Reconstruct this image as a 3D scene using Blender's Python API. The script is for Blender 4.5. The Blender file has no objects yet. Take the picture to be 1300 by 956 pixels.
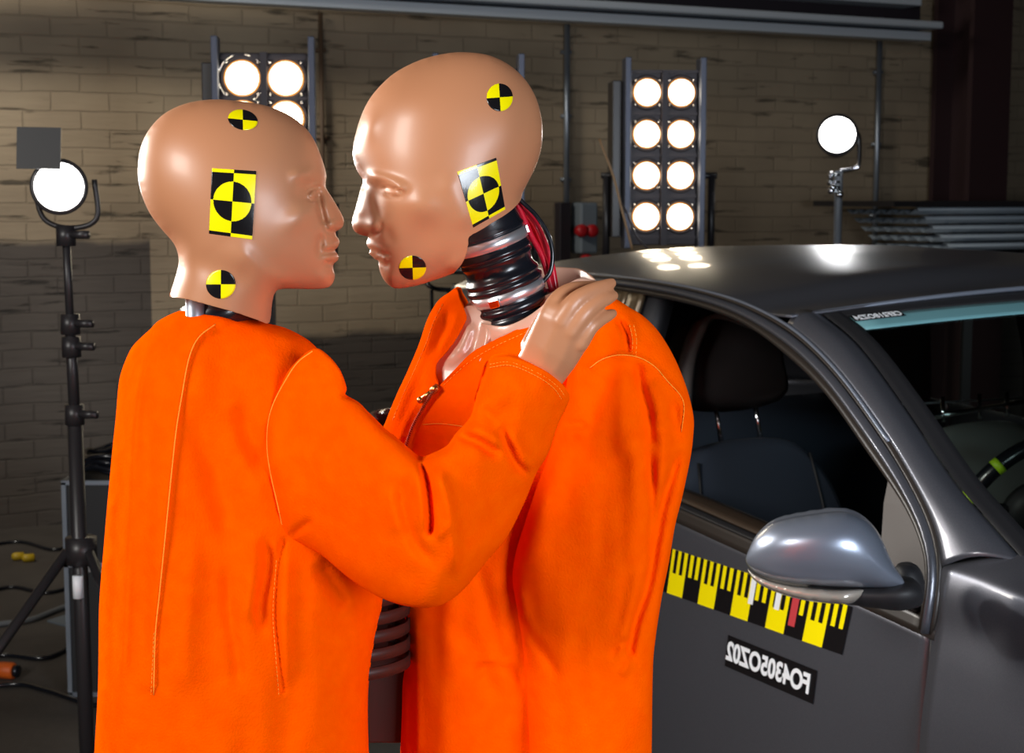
import bpy, bmesh, math, random
import numpy as np
from mathutils import Vector, Matrix, noise, geometry
random.seed(7); np.random.seed(7)
PI = math.pi
S = bpy.context.scene
COL = S.collection

# ------------------------------------------------------------------ camera
FPX = 2000.0; CX, CY = 650.0, 478.0
PIT = math.atan((CY-250)/FPX)
EYE = np.array([0, 0, 1.6])
FW = np.array([0, math.cos(PIT), -math.sin(PIT)]); UP = np.array([0, math.sin(PIT), math.cos(PIT)]); RT = np.array([1., 0, 0])
cam = bpy.data.cameras.new('camera'); cam.lens = FPX*36/1300; cam.sensor_width = 36
cam.clip_start = .05; cam.clip_end = 60
cam.dof.use_dof = True; cam.dof.focus_distance = 1.6; cam.dof.aperture_fstop = 16
co = bpy.data.objects.new('camera', cam); COL.objects.link(co)
co.location = EYE; co.rotation_euler = (PI/2-PIT, 0, 0)
S.camera = co

# ------------------------------------------------------------------ world and lights
w = bpy.data.worlds.new('world'); S.world = w; w.use_nodes = True
w.node_tree.nodes['Background'].inputs[0].default_value = (.55, .62, .8, 1)
w.node_tree.nodes['Background'].inputs[1].default_value = .012
S.view_settings.view_transform = 'Standard'; S.view_settings.look = 'None'
S.view_settings.exposure = 0; S.view_settings.gamma = 1; S.view_settings.use_curve_mapping = False

def area(name, loc, target, size, power, col=(1, 1, 1), sy=None, spread=PI):
    l = bpy.data.lights.new(name, 'AREA'); l.energy = power; l.color = col; l.size = size
    if sy: l.shape = 'RECTANGLE'; l.size_y = sy
    l.spread = spread
    o = bpy.data.objects.new(name, l); COL.objects.link(o); o.location = loc
    o.rotation_euler = (Vector(target)-Vector(loc)).to_track_quat('-Z', 'Y').to_euler()
    return o
area('key_softbox', (-2.5, -.2, 2.6), (-.1, 1.7, 1.2), 1.0, 106, (1, .97, .92))
area('fill_softbox', (1.9, -1.0, 1.6), (.75, 2.6, .8), 1.3, 46, (.84, .91, 1), spread=1.8)
area('added_rim_left', (-1.9, 2.9, 1.9), (-.3, 1.7, 1.2), .6, 24, (1, .93, .84), spread=1.8)  # added light out of view, gives the dummies a bright left rim
area('added_wall_wash', (-3.0, 5.0, 3.9), (-1.9, 8.0, 2.3), .8, 48, (1, .93, .8), spread=2.0)  # added light out of view, brightens the upper left of the wall

# ------------------------------------------------------------------ materials
def mat(name, col, rough=.5, metal=0, coat=0, bump=None, noise_col=None, emit=None, sheen=0, spec=.5, alpha=None, trans=None):
    m = bpy.data.materials.new(name); m.use_nodes = True
    nt = m.node_tree; b = nt.nodes['Principled BSDF']
    b.inputs['Base Color'].default_value = (*col, 1); b.inputs['Roughness'].default_value = rough
    b.inputs['Metallic'].default_value = metal; b.inputs['Coat Weight'].default_value = coat
    b.inputs['Coat Roughness'].default_value = .05
    b.inputs['Specular IOR Level'].default_value = spec
    if sheen: b.inputs['Sheen Weight'].default_value = sheen
    if trans: b.inputs['Transmission Weight'].default_value = trans
    if alpha is not None: b.inputs['Alpha'].default_value = alpha
    if emit:
        b.inputs['Emission Color'].default_value = (*emit[0], 1); b.inputs['Emission Strength'].default_value = emit[1]
    tc = nt.nodes.new('ShaderNodeTexCoord')
    if noise_col:                       # (second colour, scale, contrast)
        c2, sc, k = noise_col
        n = nt.nodes.new('ShaderNodeTexNoise'); n.inputs['Scale'].default_value = sc; n.inputs['Detail'].default_value = 6
        nt.links.new(tc.outputs['Object'], n.inputs['Vector'])
        r = nt.nodes.new('ShaderNodeValToRGB'); r.color_ramp.elements[0].position = .5-k; r.color_ramp.elements[1].position = .5+k
        r.color_ramp.elements[0].color = (*col, 1); r.color_ramp.elements[1].color = (*c2, 1)
        nt.links.new(n.outputs['Fac'], r.inputs['Fac']); nt.links.new(r.outputs['Color'], b.inputs['Base Color'])
    if bump:                            # (scale, strength, distance)
        n = nt.nodes.new('ShaderNodeTexNoise'); n.inputs['Scale'].default_value = bump[0]; n.inputs['Detail'].default_value = 4
        nt.links.new(tc.outputs['Object'], n.inputs['Vector'])
        bp = nt.nodes.new('ShaderNodeBump'); bp.inputs['Strength'].default_value = bump[1]; bp.inputs['Distance'].default_value = bump[2]
        nt.links.new(n.outputs['Fac'], bp.inputs['Height']); nt.links.new(bp.outputs['Normal'], b.inputs['Normal'])
    return m

SKIN = mat('tan_plastic', (.52, .226, .112), .42, coat=.10, noise_col=((.49, .205, .098), 6, .3))
SKIN.node_tree.nodes['Principled BSDF'].inputs['Coat Roughness'].default_value = .18
SKIN2 = mat('tan_plastic_shell', (.62, .36, .25), .35, coat=.3)
ORANGE = mat('orange_twill', (1.0, .104, .0), .9, bump=(420, .55, .0012), spec=.0, noise_col=((.95, .078, .0), 60, .3))
SEAM = mat('orange_thread', (1.0, .30, .03), .8, spec=.05)
YEL = mat('sticker_yellow', (1.0, .86, .0), .28, coat=.4)
BLK = mat('sticker_black', (.008, .007, .008), .22, coat=.4, bump=(60, .15, .002))
RUB = mat('black_rubber', (.008, .009, .013), .26, coat=.25, spec=.6)
BLKM = mat('black_painted_metal', (.02, .018, .02), .4, spec=.5)
IRON = mat('dark_painted_steel', (.028, .022, .028), .5, .2)
EDGE = mat('worn_blue_grey_steel', (.07, .08, .115), .45, .4)
CHROME = mat('chrome', (.75, .76, .8), .12, 1)
STEEL = mat('galvanised_steel', (.34, .38, .44), .38, .7, noise_col=((.24, .27, .32), 9, .3))
BRASS = mat('brass', (.62, .36, .12), .3, 1)
RED = mat('red_cable', (.6, .01, .03), .25, coat=.3)
REDP = mat('red_plastic', (.45, .01, .015), .4)
PAINT = mat('dark_grey_car_paint', (.10, .105, .125), .33, .6, coat=.3, noise_col=((.14, .145, .17), 700, .2))
MPAINT = mat('blue_grey_mirror_paint', (.27, .31, .39), .33, .6, coat=.8)
TRIM = mat('black_car_trim', (.03, .024, .02), .35, spec=.6)
PILLAR = mat('bronze_film_trim', (.11, .075, .04), .3, .3)
INT = mat('dark_interior_plastic', (.012, .012, .014), .6)
SEAT = mat('dark_blue_seat_fabric', (.022, .032, .052), .8)
SEATG = mat('grey_seat_fabric', (.13, .14, .135), .8)
GREYT = mat('grey_trim_panel', (.11, .10, .095), .55, bump=(400, .2, .001))
WHITE = mat('white_lettering', (.85, .9, .95), .4)
LIME = mat('lime_tape', (.45, .75, .02), .4)
LENS = mat('clear_signal_lens', (.5, .45, .38), .12, .4, coat=1)
TEAL = mat('teal_band', (.15, .34, .38), .3)
CASE = mat('flight_case_black', (.012, .012, .013), .5)
GREYM = mat('grey_plastic_box', (.16, .19, .22), .45)
def emis(name, col, st):
    return mat(name, (0, 0, 0), .5, emit=(col, st))
HOT = emis('white_hot_lamp', (1, .97, .92), 14)
WARM = emis('warm_lamp', (1, .86, .62), 16)
AMBER = emis('amber_glow', (1, .42, .12), 1.3)

# glass
def glass(name, tint, a):
    m = bpy.data.materials.new(name); m.use_nodes = True; nt = m.node_tree; nt.nodes.clear()
    o = nt.nodes.new('ShaderNodeOutputMaterial'); mx = nt.nodes.new('ShaderNodeMixShader')
    t = nt.nodes.new('ShaderNodeBsdfTransparent'); t.inputs[0].default_value = (*tint, 1)
    g = nt.nodes.new('ShaderNodeBsdfGlossy'); g.inputs['Roughness'].default_value = .02
    f = nt.nodes.new('ShaderNodeFresnel'); f.inputs[0].default_value = a
    nt.links.new(f.outputs[0], mx.inputs[0]); nt.links.new(t.outputs[0], mx.inputs[1]); nt.links.new(g.outputs[0], mx.inputs[2])
    nt.links.new(mx.outputs[0], o.inputs[0]); return m
GLASS = glass('tinted_windscreen_glass', (.62, .72, .68), 1.35)

# ------------------------------------------------------------------ helpers
def link(name, me, m=None, parent=None, smooth=True):
    o = bpy.data.objects.new(name, me); COL.objects.link(o)
    if m is not None:
        for x in (m if isinstance(m, (list, tuple)) else [m]): me.materials.append(x)
    if smooth and len(me.polygons): me.polygons.foreach_set('use_smooth', [True]*len(me.polygons))
    if parent is not None:
        o.parent = parent; o.matrix_parent_inverse = parent.matrix_world.inverted()
    return o
def meshobj(name, V, F, m, parent=None, smooth=True, mi=None):
    me = bpy.data.meshes.new(name); me.from_pydata([tuple(map(float, v)) for v in V], [], F); me.update()
    o = link(name, me, m, parent, smooth)
    if mi is not None: me.polygons.foreach_set('material_index', mi)
    return o
def bmobj(name, bm, m, parent=None, smooth=False):
    me = bpy.data.meshes.new(name); bmesh.ops.recalc_face_normals(bm, faces=bm.faces); bm.to_mesh(me); bm.free()
    return link(name, me, m, parent, smooth)
def thing(name, label, cat, loc=(0, 0, 0), rz=0, group=None):
    o = bpy.data.objects.new(name, None); COL.objects.link(o); o.location = loc; o.rotation_euler = (0, 0, rz)
    o.empty_display_size = .1
    o['label'] = label; o['category'] = cat
    if group: o['group'] = group
    bpy.context.view_layer.update()
    return o
def tag(o, label, cat, group=None):
    o['label'] = label; o['category'] = cat
    if group: o['group'] = group
    return o
def struct(o): o['kind'] = 'structure'; return o
def box(bm, c, s, M=None, bev=0):
    r = bmesh.ops.create_cube(bm, size=1, matrix=(M or Matrix()) @ Matrix.Translation(c) @ Matrix.Diagonal((*s, 1)))
    if bev:
        es = set(e for v in r['verts'] for e in v.link_edges)
        bmesh.ops.bevel(bm, geom=list(es), offset=bev, segments=2, affect='EDGES', profile=.5)
def catmull(P, n=8, closed=False):
    P = [np.array(p, float) for p in P]; out = []; N = len(P)
    rng = range(N if closed else N-1)
    for i in rng:
        p0 = P[(i-1) % N] if closed or i > 0 else P[0]*2-P[1]
        p1 = P[i]; p2 = P[(i+1) % N]
        p3 = P[(i+2) % N] if closed or i+2 < N else P[-1]*2-P[-2]
        for k in range(n):
            t = k/n
            out.append(.5*((2*p1)+(-p0+p2)*t+(2*p0-5*p1+4*p2-p3)*t*t+(-p0+3*p1-3*p2+p3)*t**3))
    if not closed: out.append(P[-1])
    return np.array(out)
def tube(bm, pts, r, seg=10, cap=True):
    """pts: list of 3-D points, r: radius or list"""
    pts = [Vector(p) for p in pts]; n = len(pts)
    rs = r if isinstance(r, (list, tuple, np.ndarray)) else [r]*n
    prev = None; rings = []
    for i, p in enumerate(pts):
        d = (pts[min(i+1, n-1)]-pts[max(i-1, 0)]).normalized()
        a = d.orthogonal().normalized() if prev is None else (prev-d*prev.dot(d)).normalized()
        prev = a; b = d.cross(a)
        rings.append([bm.verts.new(p+(a*math.cos(2*PI*k/seg)+b*math.sin(2*PI*k/seg))*rs[i]) for k in range(seg)])
    for i in range(n-1):
        for k in range(seg):
            bm.faces.new((rings[i][k], rings[i][(k+1) % seg], rings[i+1][(k+1) % seg], rings[i+1][k]))
    if cap:
        bm.faces.new(rings[0][::-1]); bm.faces.new(rings[-1])
def lathe(bm, prof, M, seg=32):
    """prof: list of (r, h) along local z of M"""
    rings = []
    for r, h in prof:
        rings.append([bm.verts.new(M @ Vector((r*math.cos(2*PI*k/seg), r*math.sin(2*PI*k/seg), h))) for k in range(seg)])
    for i in range(len(prof)-1):
        for k in range(seg):
            bm.faces.new((rings[i][k], rings[i][(k+1) % seg], rings[i+1][(k+1) % seg], rings[i+1][k]))
    if prof[0][0] > 1e-5: bm.faces.new(rings[0][::-1])
    if prof[-1][0] > 1e-5: bm.faces.new(rings[-1])
def frame(origin, zaxis, xhint=(1, 0, 0)):
    z = Vector(zaxis).normalized(); x = Vector(xhint); x = (x-z*x.dot(z)).normalized(); y = z.cross(x)
    M = Matrix((x, y, z)).transposed().to_4x4(); M.translation = Vector(origin); return M
def simple(name, fn, m, parent=None, smooth=True):
    bm = bmesh.new(); fn(bm); return bmobj(name, bm, m, parent, smooth)

# ------------------------------------------------------------------ where a point of the photograph stands at a given depth
def rays(px, py):
    px = np.asarray(px, float); py = np.asarray(py, float)
    return FW+RT*((px-CX)/FPX)[..., None]-UP*((py-CY)/FPX)[..., None]
def at(px, py, d): return EYE+rays(px, py)*d
def on_plane(px, py, P0, n):
    r = rays(px, py); k = ((np.array(P0)-EYE)@n)/(r@n); return EYE+r*k

def inside(P, x, y):
    x = np.asarray(x); y = np.asarray(y); c = np.zeros(x.shape, bool); n = len(P)
    for i in range(n):
        x0, y0 = P[i]; x1, y1 = P[(i+1) % n]
        if y0 == y1: continue
        m = ((y0 > y) != (y1 > y)) & (x < (x1-x0)*(y-y0)/(y1-y0)+x0); c ^= m
    return c
def dist(P, x, y, closed=True):
    """distance, arc parameter 0..1 and side (sign) from polyline P"""
    x = np.asarray(x, float); y = np.asarray(y, float)
    P = np.asarray(P, float); n = len(P); best = np.full(x.shape, 1e9); tt = np.zeros(x.shape); sg = np.ones(x.shape)
    L = [0.]
    for i in range(n-1): L.append(L[-1]+np.hypot(*(P[i+1]-P[i])))
    for i in range(n if closed else n-1):
        a = P[i]; b = P[(i+1) % n]; d = b-a; l2 = d@d+1e-12
        t = np.clip(((x-a[0])*d[0]+(y-a[1])*d[1])/l2, 0, 1)
        dx = x-a[0]-t*d[0]; dy = y-a[1]-t*d[1]; q = np.hypot(dx, dy); m = q < best
        best = np.where(m, q, best)
        if not closed:
            tt = np.where(m, (L[i]+t*math.sqrt(l2))/L[-1], tt)
            sg = np.where(m, np.sign(d[0]*dy-d[1]*dx), sg)
    return best, tt, sg
def resample(P, step):
    P = np.asarray(P, float); Q = np.vstack([P, P[:1]]); out = []
    seg = np.hypot(*(np.diff(Q, axis=0).T)); L = np.concatenate([[0], np.cumsum(seg)])
    n = max(8, int(L[-1]/step)); s = np.linspace(0, L[-1], n, endpoint=False)
    return np.stack([np.interp(s, L, Q[:, 0]), np.interp(s, L, Q[:, 1])], 1)

class Inflate:
    """rounded height over an outline: sqrt(2h), h solving the membrane equation on it"""
    def __init__(s, outline, g=4):
        P = np.asarray(outline, float); s.P = P; s.g = g
        x0, y0 = P.min(0)-3*g; x1, y1 = P.max(0)+3*g
        s.x0, s.y0 = x0, y0
        nx = int((x1-x0)/g)+2; ny = int((y1-y0)/g)+2
        X, Y = np.meshgrid(x0+np.arange(nx)*g, y0+np.arange(ny)*g)
        M = inside(P, X, Y); d, _, _ = dist(P, X, Y); M &= d > .35*g
        h = np.zeros_like(X); red = ((np.indices(X.shape).sum(0)) % 2 == 0)
        N = max(nx, ny); om = 2/(1+math.sin(PI/(.6*N)))
        for it in range(int(2.4*N)):
            for c in (red, ~red):
                nb = np.zeros_like(h); nb[1:-1, 1:-1] = (h[:-2, 1:-1]+h[2:, 1:-1]+h[1:-1, :-2]+h[1:-1, 2:]+g*g)*.25
                m = M & c; h[m] += om*(nb[m]-h[m])
        ratio = np.where(M & (d > .5*g), h/np.maximum(d, .5*g), 0); ok = M & (d > .5*g)
        for _ in range(4):
            acc = np.zeros_like(ratio); cnt = np.zeros_like(ratio)
            for dy in (-1, 0, 1):
                for dx in (-1, 0, 1):
                    acc += np.roll(np.roll(ratio*ok, dy, 0), dx, 1); cnt += np.roll(np.roll(ok.astype(float), dy, 0), dx, 1)
            new = (~ok) & (cnt > 0); ratio = np.where(new, acc/np.maximum(cnt, 1), ratio); ok = ok | new
        s.h = h; s.ratio = ratio; s.shape = h.shape
    def _s(s, A, x, y):
        u = np.clip((np.asarray(x)-s.x0)/s.g, 0, s.shape[1]-1.001); v = np.clip((np.asarray(y)-s.y0)/s.g, 0, s.shape[0]-1.001)
        i = u.astype(int); j = v.astype(int); a = u-i; b = v-j
        return (A[j, i]*(1-a)*(1-b)+A[j, i+1]*a*(1-b)+A[j+1, i]*(1-a)*b+A[j+1, i+1]*a*b)
    def __call__(s, x, y):
        d, _, _ = dist(s.P, x, y); ins = inside(s.P, x, y); d = np.where(ins, d, 0)
        k = np.clip((d-1.5*s.g)/(2*s.g), 0, 1)
        h = s._s(s.h, x, y)*k+s._s(s.ratio, x, y)*d*(1-k)
        return np.sqrt(2*np.maximum(h, 0))

def stroke(pts, A, sig, kind='v', taper=.25, smooth=True, s2=None):
    """a crease or ridge: kind 'v' symmetric, 's' a step that falls away on the positive side"""
    P = catmull(pts, 6) if smooth and len(pts) > 2 else np.asarray(pts, float)
    bb = (P.min(0)-4*max(sig, s2 or 0), P.max(0)+4*max(sig, s2 or 0))
    def f(x, y):
        out = np.zeros(np.shape(x)); m = (x > bb[0][0]) & (x < bb[1][0]) & (y > bb[0][1]) & (y < bb[1][1])
        if not m.any(): return out
        d, t, sg = dist(P, x[m], y[m], False)
        tp = np.clip(np.minimum(t, 1-t)/taper, 0, 1) if taper else np.ones_like(t); tp = tp*tp*(3-2*tp) if taper else tp
        if kind == 'v': out[m] = A*np.exp(-(d/sig)**2)*tp
        else:
            q = d*sg; out[m] = A*tp*np.where(q > 0, np.exp(-(q/(s2 or 4*sig))**2)*(1-np.exp(-(q/sig)**2)*0), np.exp(-(q/sig)**2))
        return out
    return f
def blob(c, A, rx, ry=None, rot=0):
    ry = ry or rx; cr, sr = math.cos(rot), math.sin(rot)
    def f(x, y):
        dx = x-c[0]; dy = y-c[1]; u = (dx*cr+dy*sr)/rx; v = (-dx*sr+dy*cr)/ry
        return A*np.exp(-(u*u+v*v))
    return f

class Body:
    """a rounded solid with the given outline, its own depth and thickness; near side carries the relief, the far side mirrors it"""
    def __init__(s, crop, ref, D, kappa=1, wmax=1e9, p=4, ext=None, relief=(), g=4, smooth=True, n=5, rgain=1.0, fade=14.):
        s.crop = catmull(crop, n, True) if smooth else np.asarray(crop, float)
        s.ext = s.crop if ext is None else (catmull(ext, n, True) if smooth else np.asarray(ext, float))
        s.inf = Inflate(s.ext, g); s.ref = ref
        nr = rays(ref[0], ref[1]).copy(); nr[2] = 0; s.n = nr/np.linalg.norm(nr)
        s.D = D if callable(D) else (lambda x, y: np.full(np.shape(x), float(D)))
        s.k = kappa; s.wm = wmax; s.p = p; s.relief = list(relief); s.rg = rgain; s.fd = fade
    def w(s, x, y, rel=True):
        x = np.asarray(x, float); y = np.asarray(y, float)
        b = s.inf(x, y)*s.k; q = b/(1+(b/s.wm)**s.p)**(1/s.p)      # in pixels
        if rel:
            fade = np.clip(b/s.fd, 0, 1)
            for f in s.relief: q = q+f(x, y)*fade*s.rg
            q = np.maximum(q, np.minimum(b, .3))
        return q
    def pt(s, x, y, lift=0, rel=True):
        """surface point seen at pixel x, y; lift in metres towards the viewer"""
        D = s.D(x, y); wm = s.w(x, y, rel)*D/FPX
        r = rays(x, y); rn = r@s.n
        return EYE+r*((D-wm-lift)/rn)[..., None], wm
    def build(s, name, m, parent=None, step=4, layers=(.35, 1.1, 2.2, 3.6), closed=True, relfar=False):
        B = resample(s.crop, step); B = B+0
        x0, y0 = B.min(0); x1, y1 = B.max(0)
        X, Y = np.meshgrid(np.arange(x0, x1, step), np.arange(y0, y1, step)); X = X.astype(float); X[1::2] += step/2
        X = X.ravel(); Y = Y.ravel(); k = inside(B, X, Y); X = X[k]; Y = Y[k]
        d, _, _ = dist(B, X, Y); k = d > (layers[-1]+.35*step); pts = [B, np.stack([X[k], Y[k]], 1)]
        t = np.roll(B, -1, 0)-np.roll(B, 1, 0); t /= np.linalg.norm(t, axis=1)[:, None]+1e-9; nn = np.stack([-t[:, 1], t[:, 0]], 1)
        c = B+nn*.5
        if inside(B, c[:, 0], c[:, 1]).mean() < .5: nn = -nn
        for L in layers:
            q = B+nn*L*step/4; L2 = L*step/4
            ok = inside(B, q[:, 0], q[:, 1]); dd, _, _ = dist(B, q[:, 0], q[:, 1]); ok &= dd > .9*L2; pts.append(q[ok])
        A = np.vstack(pts); nb = len(B)
        r = geometry.delaunay_2d_cdt([Vector(a) for a in A], [], [list(range(nb))], 1, 1e-4)
        V2 = np.array([tuple(v) for v in r[0]]); T = [tuple(f) for f in r[2]]
        x, y = V2[:, 0], V2[:, 1]
        near, wm = s.pt(x, y)
        b0 = s.w(x, y, False)*s.D(x, y)/FPX
        far = near+(2*b0*.5+wm)[:, None]*s.n if not relfar else near+2*wm[:, None]*s.n
        N = len(V2); V = np.vstack([near, far])
        F = []; ec = {}
        for f in T:
            a = [V2[i] for i in f]
            cr = (a[1][0]-a[0][0])*(a[2][1]-a[0][1])-(a[1][1]-a[0][1])*(a[2][0]-a[0][0])
            if cr > 0: f = f[::-1]                       # pixel y points down
            F.append(tuple(f))
            if closed: F.append(tuple(i+N for i in f[::-1]))
            for i in range(len(f)):
                e = (f[i], f[(i+1) % len(f)]); ec[e] = 1
        if closed:
            for (i, j) in ec:
                if (j, i) not in ec: F.append((j, i, i+N, j+N))
        me = bpy.data.meshes.new(name); me.from_pydata([tuple(v) for v in V], [], F); me.update()
        bm = bmesh.new(); bm.from_mesh(me); bmesh.ops.remove_doubles(bm, verts=bm.verts, dist=.0004)
        bmesh.ops.recalc_face_normals(bm, faces=bm.faces); bm.to_mesh(me); bm.free()
        return link(name, me, m, parent)
    def line(s, name, pts, m, parent, r=.0006, lift=.0004, n=10, seg=6, smooth=True):
        P = catmull(pts, n) if smooth and len(pts) > 2 else np.asarray(pts, float)
        Q, _ = s.pt(P[:, 0], P[:, 1], lift)
        bm = bmesh.new(); tube(bm, Q, r, seg); return bmobj(name, bm, m, parent, True)
    def dashes(s, name, pts, m, parent, dash=3.4, gap=2.2, r=.00045):
        P = catmull(pts, 12); L = np.concatenate([[0], np.cumsum(np.hypot(*np.diff(P, axis=0).T))])
        ss = np.arange(0, L[-1], (dash+gap)/6); x = np.interp(ss, L, P[:, 0]); y = np.interp(ss, L, P[:, 1])
        up_ = ((ss/(dash+gap)) % 1) < dash/(dash+gap)
        Q, _ = s.pt(x, y, np.where(up_, .0003, -.0006)); bm = bmesh.new(); tube(bm, Q, list(np.where(up_, r, r*.5)), 5)
        return bmobj(name, bm, m, parent, True)
    def round_sticker(s, c, rx, ry, rot, cross, parent, name='round_target_sticker', start=0, shear=0):
        """four black and yellow quarters, seen as an ellipse rx, ry turned by rot; cross turns the quarter lines"""
        seg, ring = 64, 10; V = []; F = []; mi = []
        cr, sr = math.cos(rot), math.sin(rot)
        P = [(0, 0)]
        for j in range(1, ring+1):
            for k in range(seg):
                a = cross+2*PI*k/seg; u = math.cos(a)*j/ring; v = math.sin(a)*j/ring
                P.append((u, v))
        P = np.array(P); ex = P[:, 0]*rx; ey = P[:, 1]*ry
        x = c[0]+ex*cr-ey*sr; y = c[1]+ex*sr+ey*cr
        top, _ = s.pt(x, y, .0006); bot, _ = s.pt(x, y, -.0008)
        V = np.vstack([top, bot[-seg:]])
        q = lambda k: (k//(seg//4)+start) % 2
        for k in range(seg):
            F.append((0, 1+k, 1+(k+1) % seg)); mi.append(q(k))
            for j in range(ring-1):
                a = 1+j*seg+k; b = 1+j*seg+(k+1) % seg; F.append((a, a+seg, b+seg, b)); mi.append(q(k))
            a = 1+(ring-1)*seg+k; b = 1+(ring-1)*seg+(k+1) % seg; F.append((a, a+seg, b+seg, b)); mi.append(q(k))
        return meshobj(name, V, F, [YEL, BLK], parent, True, mi)
    def square_sticker(s, corners, parent, cen=(.5, .53), rad=.42, nu=110, nv=160, edge=.055, flip=0):
        """corners: tl, tr, br, bl in the photo; a target of quarters in a chequered field"""
        tl, tr, br, bl = [np.array(q, float) for q in corners]
        U, Vv = np.meshgrid(np.linspace(0, 1, nu+1), np.linspace(0, 1, nv+1)); u = U.ravel(); v = Vv.ravel()
        p = (1-u)[:, None]*(1-v)[:, None]*tl+u[:, None]*(1-v)[:, None]*tr+u[:, None]*v[:, None]*br+(1-u)[:, None]*v[:, None]*bl
        lift = np.where((u == 0) | (u == 1) | (v == 0) | (v == 1), -.0008, .0007)
        D = s.D(p[:, 0], p[:, 1]); wm = s.w(p[:, 0], p[:, 1])*D/FPX; r = rays(p[:, 0], p[:, 1])
        Q = EYE+r*((D-wm-lift)/(r@s.n))[:, None]
        asp = np.linalg.norm(bl-tl)/np.linalg.norm(tr-tl)
        F = []; mi = []
        for j in range(nv):
            for i in range(nu):
                a = j*(nu+1)+i; F.append((a, a+nu+1, a+nu+2, a+1))
                uu = (i+.5)/nu; vv = (j+.5)/nv
                du = uu-cen[0]; dv = (vv-cen[1])*asp
                side = (du > 0) ^ (dv > 0)          # top-right and bottom-left
                if du*du+dv*dv < rad*rad: b = side
                elif vv < edge or vv > 1-edge: b = side
                else: b = not side
                mi.append(1 if b else 0)
        return meshobj('square_target_sticker', Q, F, [YEL, BLK], parent, True, mi)

# ================================================================== the hall
ANG = math.radians(26)
WU = np.array([math.cos(ANG), math.sin(ANG), 0]); WN = np.array([math.sin(ANG), -math.cos(ANG), 0])   # along the wall, out of the wall
WP = np.array([0, 8.7, 0.])
def wall_at(px, py, off=0): return on_plane(px, py, WP+WN*off, WN)
def wall_uz(px, py, off=0):
    p = wall_at(px, py, off); return (p-WP)@WU, p[2]
def wpt(u, z, off=0): return Vector(WP+WU*u+WN*off+np.array([0, 0, z]))
WM = Matrix(((WU[0], WN[0], 0, WP[0]), (WU[1], WN[1], 0, WP[1]), (0, 0, 1, 0), (0, 0, 0, 1)))   # local x along the wall, y out, z up

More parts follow.
